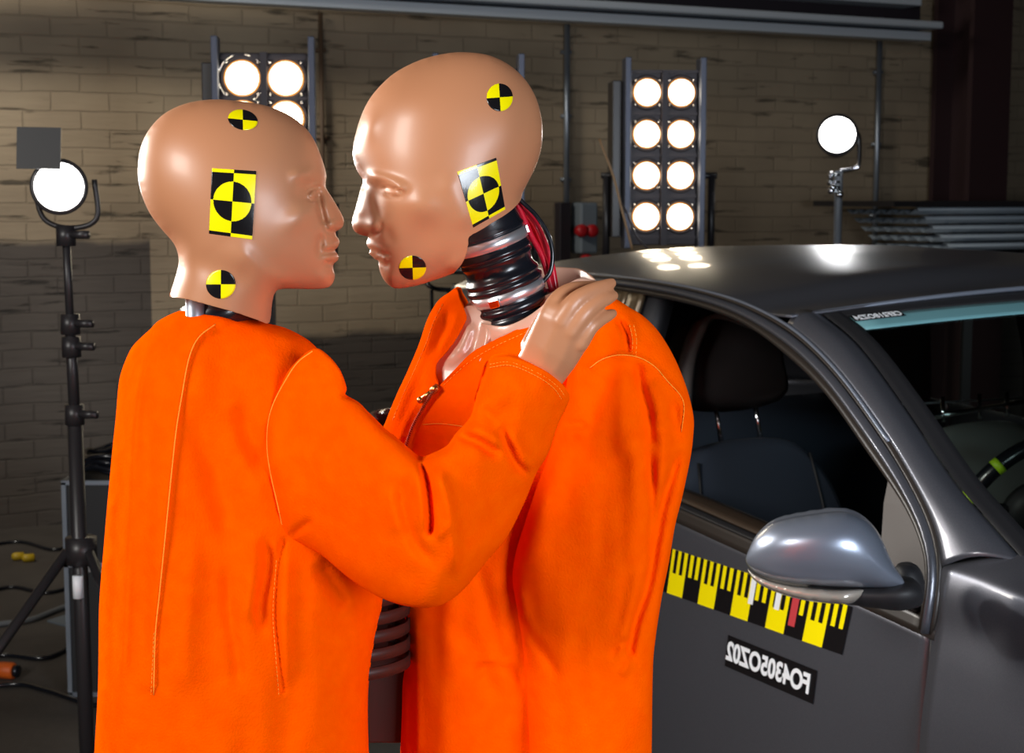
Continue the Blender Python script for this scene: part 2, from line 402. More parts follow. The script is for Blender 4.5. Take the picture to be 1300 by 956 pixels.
def brick_mat():
    m = bpy.data.materials.new('painted_brick'); m.use_nodes = True; nt = m.node_tree; b = nt.nodes['Principled BSDF']
    b.inputs['Roughness'].default_value = .75
    N = nt.nodes.new; Lk = nt.links.new
    tc = N('ShaderNodeTexCoord'); sep = N('ShaderNodeSeparateXYZ'); Lk(tc.outputs['Object'], sep.inputs[0])
    cmb = N('ShaderNodeCombineXYZ'); Lk(sep.outputs['X'], cmb.inputs['X']); Lk(sep.outputs['Z'], cmb.inputs['Y'])
    # wavy courses
    nz = N('ShaderNodeTexNoise'); nz.inputs['Scale'].default_value = 3; nz.inputs['Detail'].default_value = 3; Lk(tc.outputs['Object'], nz.inputs['Vector'])
    ad = N('ShaderNodeVectorMath'); ad.operation = 'MULTIPLY_ADD'; Lk(nz.outputs['Color'], ad.inputs[0]); ad.inputs[1].default_value = (.03, .03, 0); Lk(cmb.outputs[0], ad.inputs[2])
    br = N('ShaderNodeTexBrick'); Lk(ad.outputs[0], br.inputs['Vector']); br.inputs['Scale'].default_value = 1
    br.inputs['Brick Width'].default_value = .27; br.inputs['Row Height'].default_value = .088; br.inputs['Mortar Size'].default_value = .005
    br.inputs['Mortar Smooth'].default_value = .6
    br.inputs['Color1'].default_value = (1, 1, 1, 1); br.inputs['Color2'].default_value = (.93, .93, .93, 1); br.inputs['Mortar'].default_value = (.86, .86, .86, 1)
    # open joints here and there: long thin dark gaps
    mp = N('ShaderNodeMapping'); mp.inputs['Scale'].default_value = (1.9, 1, 17); Lk(tc.outputs['Object'], mp.inputs['Vector'])
    n2 = N('ShaderNodeTexNoise'); n2.inputs['Scale'].default_value = 1.15; n2.inputs['Detail'].default_value = 5; n2.inputs['Roughness'].default_value = .6; Lk(mp.outputs[0], n2.inputs['Vector'])
    r2 = N('ShaderNodeValToRGB'); r2.color_ramp.elements[0].position = .34; r2.color_ramp.elements[1].position = .41
    r2.color_ramp.elements[0].color = (.32, .32, .32, 1); r2.color_ramp.elements[1].color = (1, 1, 1, 1); Lk(n2.outputs['Fac'], r2.inputs['Fac'])
    mm = N('ShaderNodeMath'); mm.operation = 'SUBTRACT'; mm.inputs[0].default_value = 1
    Lk(br.outputs['Fac'], mm.inputs[1])
    # paint zones: buff above, dirty grey dado below 0.9 m, grime
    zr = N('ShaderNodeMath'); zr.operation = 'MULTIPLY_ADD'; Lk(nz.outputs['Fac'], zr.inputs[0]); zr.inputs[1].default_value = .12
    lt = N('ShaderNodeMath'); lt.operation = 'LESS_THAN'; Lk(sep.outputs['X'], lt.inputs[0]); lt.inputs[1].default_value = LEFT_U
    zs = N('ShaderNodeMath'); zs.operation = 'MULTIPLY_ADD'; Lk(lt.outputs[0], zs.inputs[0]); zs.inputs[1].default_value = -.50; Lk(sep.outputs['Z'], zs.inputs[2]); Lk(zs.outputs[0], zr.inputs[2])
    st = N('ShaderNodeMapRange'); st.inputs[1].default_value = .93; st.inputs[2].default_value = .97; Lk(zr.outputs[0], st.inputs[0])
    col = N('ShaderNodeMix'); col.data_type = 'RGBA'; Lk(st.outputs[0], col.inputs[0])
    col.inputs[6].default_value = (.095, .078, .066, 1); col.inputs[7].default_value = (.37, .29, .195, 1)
    n3 = N('ShaderNodeTexNoise'); n3.inputs['Scale'].default_value = 1.1; n3.inputs['Detail'].default_value = 8; Lk(tc.outputs['Object'], n3.inputs['Vector'])
    r3 = N('ShaderNodeValToRGB'); r3.color_ramp.elements[0].position = .3; r3.color_ramp.elements[1].position = .65
    r3.color_ramp.elements[0].color = (.62, .6, .6, 1); r3.color_ramp.elements[1].color = (1, 1, 1, 1); Lk(n3.outputs['Fac'], r3.inputs['Fac'])
    def mul(a, bb):
        q = N('ShaderNodeMix'); q.data_type = 'RGBA'; q.blend_type = 'MULTIPLY'; q.inputs[0].default_value = 1
        Lk(a, q.inputs[6]); Lk(bb, q.inputs[7]); return q.outputs[2]
    o = mul(mul(mul(col.outputs[2], br.outputs['Color']), r3.outputs['Color']), r2.outputs['Color'])
    Lk(o, b.inputs['Base Color'])
    bp = N('ShaderNodeBump'); bp.inputs['Strength'].default_value = .6; bp.inputs['Distance'].default_value = .014
    hs = N('ShaderNodeMath'); hs.operation = 'MULTIPLY'; Lk(mm.outputs[0], hs.inputs[0]); Lk(r2.outputs['Color'], hs.inputs[1])
    h2 = N('ShaderNodeMath'); h2.operation = 'MULTIPLY_ADD'; Lk(n2.outputs['Fac'], h2.inputs[0]); h2.inputs[1].default_value = .8; Lk(hs.outputs[0], h2.inputs[2])
    Lk(h2.outputs[0], bp.inputs['Height']); Lk(bp.outputs['Normal'], b.inputs['Normal'])
    return m
LEFT_U = wall_uz(190, 300)[0]
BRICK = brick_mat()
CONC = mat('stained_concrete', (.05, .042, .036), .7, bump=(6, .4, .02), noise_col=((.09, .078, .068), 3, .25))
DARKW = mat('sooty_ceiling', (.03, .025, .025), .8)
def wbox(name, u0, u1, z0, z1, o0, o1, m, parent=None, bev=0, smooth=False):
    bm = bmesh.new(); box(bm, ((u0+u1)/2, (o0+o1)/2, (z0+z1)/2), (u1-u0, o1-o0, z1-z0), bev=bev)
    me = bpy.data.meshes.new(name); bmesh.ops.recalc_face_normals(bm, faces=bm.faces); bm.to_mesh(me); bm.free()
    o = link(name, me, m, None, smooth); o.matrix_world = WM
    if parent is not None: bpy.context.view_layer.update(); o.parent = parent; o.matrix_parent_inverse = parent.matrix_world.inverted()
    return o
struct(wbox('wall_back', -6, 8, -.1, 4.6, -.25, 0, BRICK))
def fl(bm): box(bm, (1, 4.5, -.05), (16, 17, .1))
struct(simple('floor', fl, CONC, None, False))
def ce(bm): box(bm, (1, 4.5, 4.65), (16, 17, .1))
struct(simple('ceiling', ce, DARKW, None, False))
def wl(bm): box(bm, (-5.2, 3.5, 2.3), (.2, 13, 4.7))
struct(simple('wall_left', wl, DARKW, None, False))
def wr(bm): box(bm, (7.8, 4.5, 2.3), (.2, 17, 4.7))
struct(simple('wall_right', wr, DARKW, None, False))

# pale metal ceiling-edge lighting trough
def rail(px0, py0, px1, py1, off, dz, dy, m, name, parent, u0=None):
    a = wall_uz(px0, py0, off); b = wall_uz(px1, py1, off)
    z = (a[1]+b[1])/2
    return wbox(name, (a[0] if u0 is None else u0), b[0], z, z+dz, off-dy, off, m, parent, bev=.004)
a = wall_uz(1150, 50, .45); b = wall_uz(560, 21, .45)
TZ = a[1]; TU = wall_uz(1190, 45, .5)[0]
print('trough z', a, b, TU)
t = thing('cable_trough', 'pale grey metal trough hanging along the top of the brick wall', 'trough', wpt(1, TZ, .4))
PALE = mat('pale_metal', (.55, .6, .66), .4, .2)
wbox('lower_rail', -3.2, TU, TZ, TZ+.05, .34, .45, PALE, t, bev=.006)
wbox('tube_rail', -3.2, TU+.03, TZ+.065, TZ+.105, .36, .52, PALE, t, bev=.01)
wbox('back_plate', -3.2, TU, TZ+.04, TZ+.22, .30, .345, IRON, t)
wbox('upper_rail', -.2, TU-.12, TZ+.19, TZ+.27, .34, .5, PALE, t, bev=.006)
for k in range(6):
    u = -2.6+k*1.05
    wbox('hanger', u, u+.03, TZ+.26, 4.6, .38, .41, STEEL, t)
def conduit(px, y0, y1, r, label, m=STEEL, off=.035, name='conduit_pipe'):
    u, z1 = wall_uz(px, y0, off); _, z0 = wall_uz(px, y1, off)
    bm = bmesh.new(); tube(bm, [wpt(u, z0, off), wpt(u, z1, off)], r, 12)
    for k in range(3):
        z = z0+(z1-z0)*(.15+.35*k); q = wpt(u, z, off-.012)
        box(bm, q, (.06, .02, .02), None)
    o = bmobj(name, bm, m, None, True); tag(o, label, 'pipe'); return u, z0, z1
conduit(720, 31, 262, .017, 'grey conduit pipe running down the wall to the socket box')
conduit(1117, 52, 312, .017, 'grey conduit pipe on the wall just right of the bright lamp')
conduit(407, 16, 330, .011, 'thin dark pipe on the wall beside the left lamp panel', mat('rusty_pipe', (.10, .06, .035), .6))
# socket box
u, z = wall_uz(745, 295, .1); u0 = wall_uz(735, 295, .1)[0]; u1 = wall_uz(757, 295, .1)[0]; z1 = wall_uz(745, 257, .1)[1]; z0 = wall_uz(745, 322, .1)[1]
t = thing('socket_box', 'grey wall socket box with two red power outlets', 'socket box', wpt(u, z0, 0))
wbox('box_body', u0, u1, z0, z1, 0, .12, GREYM, t, bev=.012)
ul = wall_uz(712, 290, .08)[0]; ul1 = wall_uz(726, 290, .08)[0]
wbox('side_duct', ul, ul1, z0-.05, z1, 0, .07, IRON, t, bev=.006)
for (px, py) in ((739, 293), (752, 293), (745, 331)):
    uu, zz = wall_uz(px, py, .14)
    bm = bmesh.new(); M = frame(wpt(uu, zz, .11), WN); lathe(bm, [(.034, 0), (.036, .035), (.030, .05), (.012, .052)], M, 20)
    o = bmobj('red_outlet', bm, REDP, t, True)
# steel column at the right
uc0, _ = wall_uz(1214, 200, .3); uc1, _ = wall_uz(1262, 200, .3)
DR = mat('dark_red_brown_steel', (.03, .012, .014), .6)
t = thing('steel_column', 'dark red brown steel column standing at the right of the brick wall', 'column', wpt((uc0+uc1)/2, 0, .25))
wbox('web', (uc0+uc1)/2-.02, (uc0+uc1)/2+.02, 0, 4.55, .1, .4, DR, t)
wbox('flange', uc0, uc1, 0, 4.55, .38, .42, DR, t)
wbox('flange', uc0, uc1, 0, 4.55, .06, .10, DR, t)
# rack with corrugated steel sheets
t = thing('sheet_rack', 'low dark rack carrying steel sheets at the far right wall', 'rack', wpt(3.5, 0, .6))
ua, za = wall_uz(1140, 262, .75); ub, zb = wall_uz(1300, 256, .75); zl = wall_uz(1200, 318, .75)[1]
def rk(bm):
    for k in range(4):
        u = ua+.35+k*.6
        for o in (.3, .95): box(bm, wpt(u, (zl-.02)/2, o), (.05, .05, zl-.02))
        box(bm, wpt(u, zl-.04, .62), (.05, .7, .06), None)
simple('rack_frame', rk, BLKM, t, False)
wbox('shelf', ua+.05, ua+2.6, zl-.05, zl-.02, .28, 1, BLKM, t)
ns = 5; hh = (za-zl)/ns
for k in range(ns):
    V = []; F = []; off0 = ua-.05+(ns-k)*.0+(ns-1-k)*.055; nx = 40
    # each sheet: a corrugated edge profile extruded along the wall, its ridge facing out
    pr = [(.35+.6*i/24, zl+hh*k+.02+.012*math.cos(i*PI/2)) for i in range(25)]+[(.97, zl+hh*k+.035), (.985, zl+hh*k+hh*.55), (.97, zl+hh*k+hh*.85), (.93, zl+hh*k+hh*.9)]
    for uu in (off0, ua+2.55):
        for (o, z) in pr: V.append(wpt(uu, z, o))
    n = len(pr)
    for i in range(n-1): F.append((i, i+1, n+i+1, n+i))
    o = meshobj('corrugated_sheet', V, F, mat('zinc_sheet', (.34, .40, .46), .45, .1) if k == 0 else bpy.data.materials['zinc_sheet'])
    sm = o.modifiers.new('s', 'SOLIDIFY'); sm.thickness = .003
    tag(o, ['bottom grey corrugated steel sheet lying on the dark rack', 'second grey corrugated steel sheet up from the bottom of the rack pile', 'middle grey corrugated steel sheet of the rack pile',
            'second grey corrugated steel sheet from the top of the rack pile', 'topmost grey corrugated steel sheet under the dark cover on the rack'][k], 'steel sheet', 'corrugated sheets on the rack')
o = wbox('dark_cover_board', ua-.25, ua+2.7, za+.0, za+.03, .3, 1.02, BLKM); tag(o, 'thin dark board laid over the pile of corrugated sheets', 'board')

# ================================================================== lamps
def bulb(bm_only, M, r): pass
def lamp_panel(name, label, px0, px1, pytop, d, rows, bulbs_px, r_px, yaw, lean=0, stand=True):
    """px0..px1: outer posts in the photo at the top; bulbs_px: two columns and row positions"""
    c = at((px0+px1)/2, pytop, d); s = d/FPX; wd = (px1-px0)*s/math.cos(yaw)
    pitch = (bulbs_px[1]-bulbs_px[0])*s; top = c[2]
    r = r_px*s
    loc = Vector((c[0], c[1], 0)); t = thing(name, label, 'lamp panel', loc, 0)
    M = Matrix.Translation(loc) @ Matrix.Rotation(yaw, 4, 'Z')
    zb = top-(bulbs_px[0]-pytop)*s; H0 = zb-rows*pitch+pitch*.3
    # local: x across, -y towards the camera
    def posts(sx):
        def f(bm): box(bm, (sx*(wd/2-.012), -.03, (top+.06+H0)/2-.01), (.022, .10, top+.06-H0), M, .003)
        return f
    simple('side_post', posts(-1), EDGE, t, False); simple('side_post', posts(1), EDGE, t, False)
    def body(bm):
        box(bm, (0, .05, (top+H0)/2), (wd-.05, .16, top-H0), M, .004)
        box(bm, (0, -.045, (top+H0)/2), (.022, .03, top-H0), M)
        for k in range(rows+1): box(bm, (0, -.036, zb+pitch*.5-k*pitch), (wd-.05, .012, .012), M)
    simple('housing', body, IRON, t, False)
    def sidebox(bm): box(bm, (-wd/2-.02, .06, (top+H0)/2), (.035, .14, top-H0-.06), M, .004)
    simple('side_case', sidebox, BLKM, t, False)
    for sx in (-1, 1):
        for k in range(rows):
            x = sx*(wd*.21); z = zb-k*pitch
            Mb = M @ frame((x, -.036, z), (0, -1, 0))
            bm = bmesh.new(); lathe(bm, [(r*1.42, -.004), (r*1.42, .003), (r*1.3, .006), (r*1.2, .002), (r*1.1, -.002)], Mb, 32)
            ring = bmobj('lamp_ring', bm, IRON if name != 'x' else CHROME, t, True)
            bm = bmesh.new(); lathe(bm, [(r*1.02, .0), (r*1.0, .008), (r*.8, .018), (r*.4, .026), (0, .028)], Mb, 32)
            bmobj('lamp_lens', bm, WARM, ring, True)
            bm = bmesh.new(); lathe(bm, [(r*1.14, .0), (r*1.12, .006), (r*1.02, .008), (r*1.0, .001)], Mb, 32)
            bmobj('painted_glow_ring', bm, AMBER, ring, True)  # emissive ring paints the warm glow around the lens
            for q in range(4):
                a = PI/4+q*PI/2; P = Mb @ Vector((r*1.42*math.cos(a), r*1.42*math.sin(a), .006)); bm = bmesh.new()
                bmesh.ops.create_icosphere(bm, subdivisions=1, radius=r*.11, matrix=Matrix.Translation(P))
                bmobj('clip', bm, CHROME, ring, True)
            if k == 0 and px0 < 300 and sx < 0:
                for (a0, a1) in ((.3, .9), (1.2, 1.45), (1.9, 2.9), (3.1, 3.9), (5.2, 6.2)):
                    bm = bmesh.new(); tube(bm, [Mb @ Vector((r*1.5*math.cos(a), r*1.5*math.sin(a), .006)) for a in np.linspace(a0, a1, 10)], r*.045, 6)
                    bmobj('chrome_ring_piece', bm, CHROME, ring, True)
    if stand:
        def yoke(bm):
            zc = (top+H0)/2-.06 if px0 > 700 else H0+.06
            for sx in (-1, 1):
                tube(bm, [M @ Vector((sx*(wd/2+.05), .06, zc)), M @ Vector((sx*(wd/2+.05), .06, H0-.1))], .014, 8)
                tube(bm, [M @ Vector((sx*(wd/2-.01), .06, zc)), M @ Vector((sx*(wd/2+.07), .06, zc))], .012, 8)
            tube(bm, [M @ Vector((-(wd/2+.05), .06, H0-.1)), M @ Vector(((wd/2+.05), .06, H0-.1))], .014, 8)
        simple('yoke', yoke, BLKM, t)
        def pole(bm): tube(bm, [M @ Vector((0, .06, H0-.1)), M @ Vector((0, .06, .25))], .02, 12)
        simple('pole', pole, BLKM, t)
        for k in range(3):
            a = k*2*PI/3+.5
            def leg(bm): tube(bm, [M @ Vector((0, .06, .45)), M @ Vector((.45*math.cos(a), .06+.45*math.sin(a), .012))], .012, 8)
            simple('leg', leg, BLKM, t)
    return t
lamp_panel('lamp_panel', 'lamp panel with lit round lamps seen above the left dummy head', 271, 400, 68, 5.2, 4, (100, 150), 20, math.radians(5))
lamp_panel('lamp_panel', 'tall lamp panel with eight lit lamps in two columns above the car roof', 790, 893, 92, 5.9, 4, (118, 170), 15.6, math.radians(4))
lamp_panel('lamp_panel', 'lamp panel almost hidden behind the right dummy head, only its edge post showing', 548, 664, 88, 5.6, 4, (116, 168), 16, math.radians(5))

def spot_head(t, c, r, aim, power=60):
    M = frame(c, aim)
    bm = bmesh.new(); lathe(bm, [(r*.55, -r*2.4), (r*.95, -r*2.1), (r*1.05, -.25*r), (r*1.16, -.1*r), (r*1.16, .02*r), (r*1.0, .03*r)], M, 32)
    h = bmobj('lamp_housing', bm, BLKM, t, True)
    bm = bmesh.new(); lathe(bm, [(r*.99, -.01*r), (r*.97, .1*r), (r*.7, .26*r), (r*.35, .34*r), (0, .36*r)], M, 32)
    bmobj('lamp_lens', bm, HOT, t, True)
    l = bpy.data.lights.new('lamp_beam', 'SPOT'); l.energy = power; l.spot_size = 2.3; l.spot_blend = .5; l.shadow_soft_size = r*.8
    lo_ = bpy.data.objects.new('lamp_beam', l); COL.objects.link(lo_); A_ = Vector(aim).normalized()
    lo_.location = Vector(c)+A_*r*.6; lo_.rotation_euler = A_.to_track_quat('-Z', 'Y').to_euler()
    bpy.context.view_layer.update(); lo_.parent = t; lo_.matrix_parent_inverse = t.matrix_world.inverted()
    return M
# left lamp on its tripod
d = 3.4
c = Vector(at(75, 237, d)); base = Vector((c.x+.045, c.y+.04, 0))
t = thing('studio_lamp', 'black studio lamp with one barn door glowing white on a tall tripod at left', 'lamp', base)
r = 31*d/FPX
aim = Vector((.28, -1, .03)).normalized()
M = spot_head(t, c, r, aim)
def barn(bm):
    # top leaf
    box(bm, (0, 0, 0), (r*1.75, .004, r*1.7), Matrix.Translation(c+Vector((-.035, -.02, r*1.55))) @ Matrix.Rotation(-.15, 4, 'X') @ Matrix.Rotation(.1, 4, 'Z'))
simple('barn_door_leaf', barn, CASE, t, False)
def yk(bm):
    pts = [c+Vector((r*1.25, .04, r*.3)), c+Vector((r*1.3, .04, -r*1.3)), c+Vector((r*.2, .04, -r*1.7)), c+Vector((-r*.9, .04, -r*1.3)), c+Vector((-r*1.25, .04, r*.1))]
    tube(bm, catmull(pts, 6), .006, 8)
simple('yoke', yk, BLKM, t)
hub = Vector(at(97, 716, d)); top = Vector(c)+Vector((.0, .04, -r*1.7))
def seg(name, a, b, r0, m=BLKM):
    def f(bm): tube(bm, [a, b], r0, 12)
    return simple(name, f, m, t)
def L(k): return top.lerp(hub, k)
hub = Vector((top.x+.012, top.y, hub.z))
seg('upper_pole', L(0), L(.33), .009, BLKM); seg('middle_pole', L(.28), L(.6), .0125, BLKM); seg('lower_pole', L(.55), Vector((hub.x, hub.y, .12)), .017, BLKM)
for k in (.02, .29, .36, .57):
    def col(bm):
        p = L(k); tube(bm, [p+Vector((0, 0, -.025)), p+Vector((0, 0, .02))], .021, 12); tube(bm, [p+Vector((.015, -.01, 0)), p+Vector((.055, -.02, 0))], .009, 8)
    simple('clamp_collar', col, BLKM, t)
def hubf(bm): tube(bm, [hub+Vector((0, 0, -.03)), hub+Vector((0, 0, .03))], .035, 14)
simple('leg_hub', hubf, BLKM, t)
for k, a in enumerate((math.radians(200), math.radians(318), math.radians(80))):
    foot = Vector((hub.x+.62*math.cos(a), hub.y+.62*math.sin(a), .014)); h2 = hub+Vector((.03*math.cos(a), .03*math.sin(a), 0))
    lg = seg('leg', h2, foot, .012)
    mid = h2.lerp(foot, .55); lowhub = Vector((hub.x, hub.y, .16))
    def br(bm): tube(bm, [mid, lowhub], .008, 8); bmesh.ops.create_icosphere(bm, subdivisions=1, radius=.014, matrix=Matrix.Translation(mid))
    b = simple('brace', br, BLKM, t)
    def ft(bm): bmesh.ops.create_icosphere(bm, subdivisions=2, radius=.02, matrix=Matrix.Translation(foot+Vector((0, 0, .006))))
    simple('rubber_foot', ft, RUB, lg)
def lab(bm): tube(bm, [hub+Vector((.0, -.035, -.10)), hub+Vector((0, -.035, -.05))], .012, 10)
simple('white_tape', lab, WHITE, t)
# right lamp on its stand behind the car
d = 6.2
c = Vector(at(1063, 171, d)); r = 23*d/FPX
t = thing('studio_lamp', 'bright white lamp on a slim chrome stand shining above the car roof', 'lamp', (c.x, c.y+.05, 0))
spot_head(t, c, r, Vector((-.2, -1, .12)).normalized(), 12)
j = Vector(at(1065, 217, d)); jr = Vector(at(1090, 214, d)); jt = Vector(at(1090, 172, d))
def yk(bm): tube(bm, catmull([j, jr+Vector((-.02, 0, 0)), jr+Vector((0, 0, .02)), jt, jt+Vector((-.03, 0, .01))], 6), .009, 8)
simple('yoke', yk, CHROME, t)
def st(bm): tube(bm, [j, (j.x, j.y, .5)], .016, 12); tube(bm, [(j.x, j.y, .7), (j.x, j.y, .1)], .02, 12)
simple('pole', st, STEEL, t)
for (px, py) in ((1055, 222), (1054, 231), (1055, 242), (1066, 247), (1057, 238)):
    def kn(bm):
        p = Vector(at(px, py, d-.02)); bmesh.ops.create_uvsphere(bm, u_segments=12, v_segments=8, radius=.015, matrix=Matrix.Translation(p)); tube(bm, [p, (j.x, p.y, p.z)], .006, 6)
    simple('clamp_knob', kn, CHROME, t)
for k in range(3):
    a = k*2*PI/3+.9
    def leg(bm): tube(bm, [(j.x, j.y, .6), (j.x+.5*math.cos(a), j.y+.5*math.sin(a), .014)], .012, 8)
    simple('leg', leg, BLKM, t)

# ================================================================== things on the floor at the left
d = 5.0
p = Vector(at(128, 690, d)); fz = 0
# flight case behind the lamp stand
cs = Vector(at(150, 640, d)); cw, cd_, ch = .5, .4, .0
ztop = at(120, 612, d)[2]
t = thing('flight_case', 'black flight case with metal edges standing behind the left tripod', 'case', (cs.x, cs.y+.2, 0))
def cb(bm): box(bm, (cs.x, cs.y+.2, ztop/2), (.34, .4, ztop-.0), None, .008)
simple('case_body', cb, CASE, t, False)
def ced(bm):
    for sx in (-1, 1):
        for sy in (-1, 1): box(bm, (cs.x+sx*.17, cs.y+.2+sy*.2, ztop/2), (.014, .014, ztop+.002))
    for z in (.01, ztop*.62, ztop): 
        for sy in (-1, 1): box(bm, (cs.x, cs.y+.2+sy*.2, z), (.354, .014, .014))
        for sx in (-1, 1): box(bm, (cs.x+sx*.17, cs.y+.2, z), (.014, .41, .014))
simple('metal_edging', ced, STEEL, t, False)
def lt(bm): box(bm, (cs.x-.1, cs.y-.005, ztop*.62), (.05, .012, .05), None, .004)
simple('latch', lt, CHROME, t, False)
bm = bmesh.new(); pts = []
for k in range(220):
    a = k*2*PI/24; rr = .13+.012*math.sin(k*.7)+.004*math.sin(k*2.3)
    pts.append((cs.x-.02+rr*math.cos(a)*1.05, cs.y+.19+rr*math.sin(a), ztop+.018+.055*(k/220)+.006*math.sin(k*1.3)))
tube(bm, catmull(pts, 2), .008, 6)
tag(bmobj('coiled_cable', bm, RUB, None, True), 'black cable coiled on top of the flight case', 'cable')
def floor_at(px, py): return on_plane(px, py, (0, 0, 0), np.array([0, 0, 1.]))
rr = random.Random(3)
def fcable(pts, r, m, label, name='floor_cable'):
    P = [np.array(floor_at(*q))+np.array([0, 0, r]) for q in pts]
    bm = bmesh.new(); tube(bm, catmull(P, 8), r, 8); tag(bmobj(name, bm, m, None, True), label, 'cable', 'cables on the floor')
fcable([(-60, 770), (10, 748), (60, 755), (110, 742), (170, 735), (240, 745)], .008, RUB, 'thin black cable lying farthest back on the floor behind the tripod')
fcable([(-60, 705), (20, 690), (70, 700), (120, 688), (200, 700), (300, 690)], .008, RUB, 'thin black cable on the floor close to the flight case')
fcable([(-60, 850), (0, 835), (60, 838), (110, 815), (170, 822), (260, 800)], .009, RUB, 'black cable crossing the floor nearest the front left corner')
fcable([(-80, 808), (0, 796), (40, 790), (90, 772), (140, 768), (220, 760)], .011, mat('grey_cable', (.16, .17, .18), .5), 'light grey cable lying on the floor across the tripod legs')
fcable([(-50, 880), (20, 872), (60, 880), (130, 900), (200, 890)], .009, RUB, 'black cable on the floor at the bottom left edge')
# pale sheet of card on the floor
P = [floor_at(*q) for q in ((60, 790), (150, 762), (250, 765), (240, 800), (120, 806))]
V = [tuple(p+np.array([0, 0, .001])) for p in P]+[tuple(p+np.array([0, 0, .008])) for p in P]
tag(meshobj('plastic_sheet', V, [(4, 3, 2, 1, 0), (5, 6, 7, 8, 9)]+[(i, (i+1) % 5, 5+(i+1) % 5, 5+i) for i in range(5)], GREYM, None, False), 'grey plastic sheet lying on the floor behind the tripod', 'sheet')
# orange plug
p = Vector(floor_at(2, 860)); p.z = .03
t = thing('cable_plug', 'orange cable plug lying on the floor at the left edge', 'plug', (p.x, p.y, 0))
bm = bmesh.new(); M = frame(p+Vector((-.05, 0, .0)), (1, -.25, 0), (0, 0, 1)); lathe(bm, [(.012, 0), (.024, .02), (.028, .06), (.028, .10), (.022, .105)], M, 16)
bmobj('plug_body', bm, mat('orange_plastic', (.7, .12, .01), .5), t, True)
bm = bmesh.new(); lathe(bm, [(.02, .104), (.02, .12), (.0, .12)], M, 16); bmobj('plug_face', bm, RUB, t, True)
bm = bmesh.new(); tube(bm, [p+Vector((-.05, 0, 0)), p+Vector((-.12, .03, -.015)), p+Vector((-.3, .0, -.02))], .008, 8); bmobj('lead', bm, RUB, t, True)
for k, (px, py, lb) in enumerate(((15, 712, 'small yellow plug on the dark floor, left of its twin'), (28, 714, 'small yellow plug on the dark floor, right of its twin'))):
    p = Vector(floor_at(px, py)); 
    bm = bmesh.new(); lathe(bm, [(.010, 0), (.018, .01), (.018, .05), (.010, .055)], frame(p+Vector((0, 0, .018)), (1, .4, 0), (0, 0, 1)), 12)
    tag(bmobj('yellow_plug', bm, mat('yellow_plastic', (.5, .33, .01), .5) if k == 0 else bpy.data.materials['yellow_plastic'], None, True), lb, 'plug', 'yellow plugs on the floor')
# tubular trolley seen between the dummies
d = 6.75
A = Vector(at(543, 352, d)); B = Vector(at(575, 362, d)); zz = at(550, 362, d)[2]
x0 = at(538, 362, d)[0]; x1 = x0+.45
t = thing('trolley', 'black tubular trolley frame behind the right dummy with curved top bar', 'trolley', ((x0+x1)/2, d, 0))
def tb(bm): tube(bm, catmull([(x0+.01, d, zz+.02), (x0+.03, d-.02, zz-.005), (x0+.10, d, zz-.02), (x1-.1, d, zz-.02), (x1, d, zz+.02)], 6), .011, 8)
simple('top_bar', tb, RUB, t)
for k in range(3):
    x = at(548, 400, d)[0]+k*.075
    def up(bm): tube(bm, [(x, d, zz-.02), (x, d, .28)], .008, 8)
    simple('upright', up, RUB, t)
def bs(bm): box(bm, ((x0+x1)/2, d+.2, .26), (.6, .5, .04), None, .01); 
simple('platform', bs, BLKM, t, False)
for sx in (0, 1):
    for sy in (0, 1):
        def wh(bm): lathe(bm, [(0, -.015), (.10, -.015), (.12, -.01), (.12, .01), (.10, .015), (0, .015)], frame((x0+.05+sx*.45, d+.02+sy*.36, .12), (1, 0, 0), (0, 0, 1)), 20)
        simple('wheel', wh, RUB, t)

# ================================================================== the car
CA = math.radians(28); CO = np.array([.72, 2.6, 0]); ca = np.array([-math.sin(CA), math.cos(CA), 0]); cb_ = np.array([math.cos(CA), math.sin(CA), 0])
TC = .83                                                   # half width of the car: centre line
def cp(s, t, z): return Vector(CO+ca*s+cb_*t+np.array([0, 0, z]))
def T(z): return .30*max(z-.9, 0)**1.15
def un(px, py, off=0):
    r = rays(px, py); t = 0
    for i in range(60):
        k = ((CO-EYE)@cb_+t+off)/(r@cb_); p = EYE+k*r; t = .5*t+.5*T(p[2])
    return (p-CO)@ca, p[2]
def sheet(name, fn, nu, nv, m, parent, thick=.004, mirror=False, skip=None):
    V = []; F = []
    for i in range(nu+1):
        for j in range(nv+1): V.append(fn(i/nu, j/nv))
    for i in range(nu):
        for j in range(nv):
            if skip and skip((i+.5)/nu, (j+.5)/nv): continue
            a = i*(nv+1)+j; F.append((a, a+1, a+nv+2, a+nv+1))
    if mirror: F = [f[::-1] for f in F]
    o = meshobj(name, V, F, m, parent)
    md = o.modifiers.new('s', 'SOLIDIFY'); md.thickness = thick; md.offset = 0
    return o
def interp(P, s):
    return float(np.interp(s, [p[0] for p in P], [p[1] for p in P]))
outer_px = [(1196, 720), (1187, 670), (1165, 620), (1130, 560), (1080, 490), (1040, 445), (1000, 412), (950, 386), (900, 370), (850, 359.5), (800, 352.5), (740, 347)]
OUT = [un(*p) for p in outer_px]
OUT = [(s, z) for s, z in OUT]+[(1.65, 1.405), (1.9, 1.385), (2.15, 1.34)]
inner_px = [(1176, 768), (1176, 735), (1173, 700), (1150, 645), (1100, 572), (1050, 502), (1000, 452), (950, 414), (900, 393), (850, 380), (815, 373)]
INN = [un(*p) for p in inner_px]
OUTC = catmull(OUT, 8); INNC = catmull(INN, 8)
ws_px = [(1330, 745), (1300, 715), (1260, 670), (1210, 611), (1150, 522), (1090, 441), (1040, 398)]
WS = []
for p in ws_px:
    s_, z_ = un(p[0], p[1], .06); WS.append((s_, T(z_)+.06, z_))
WSC = catmull(WS, 8)
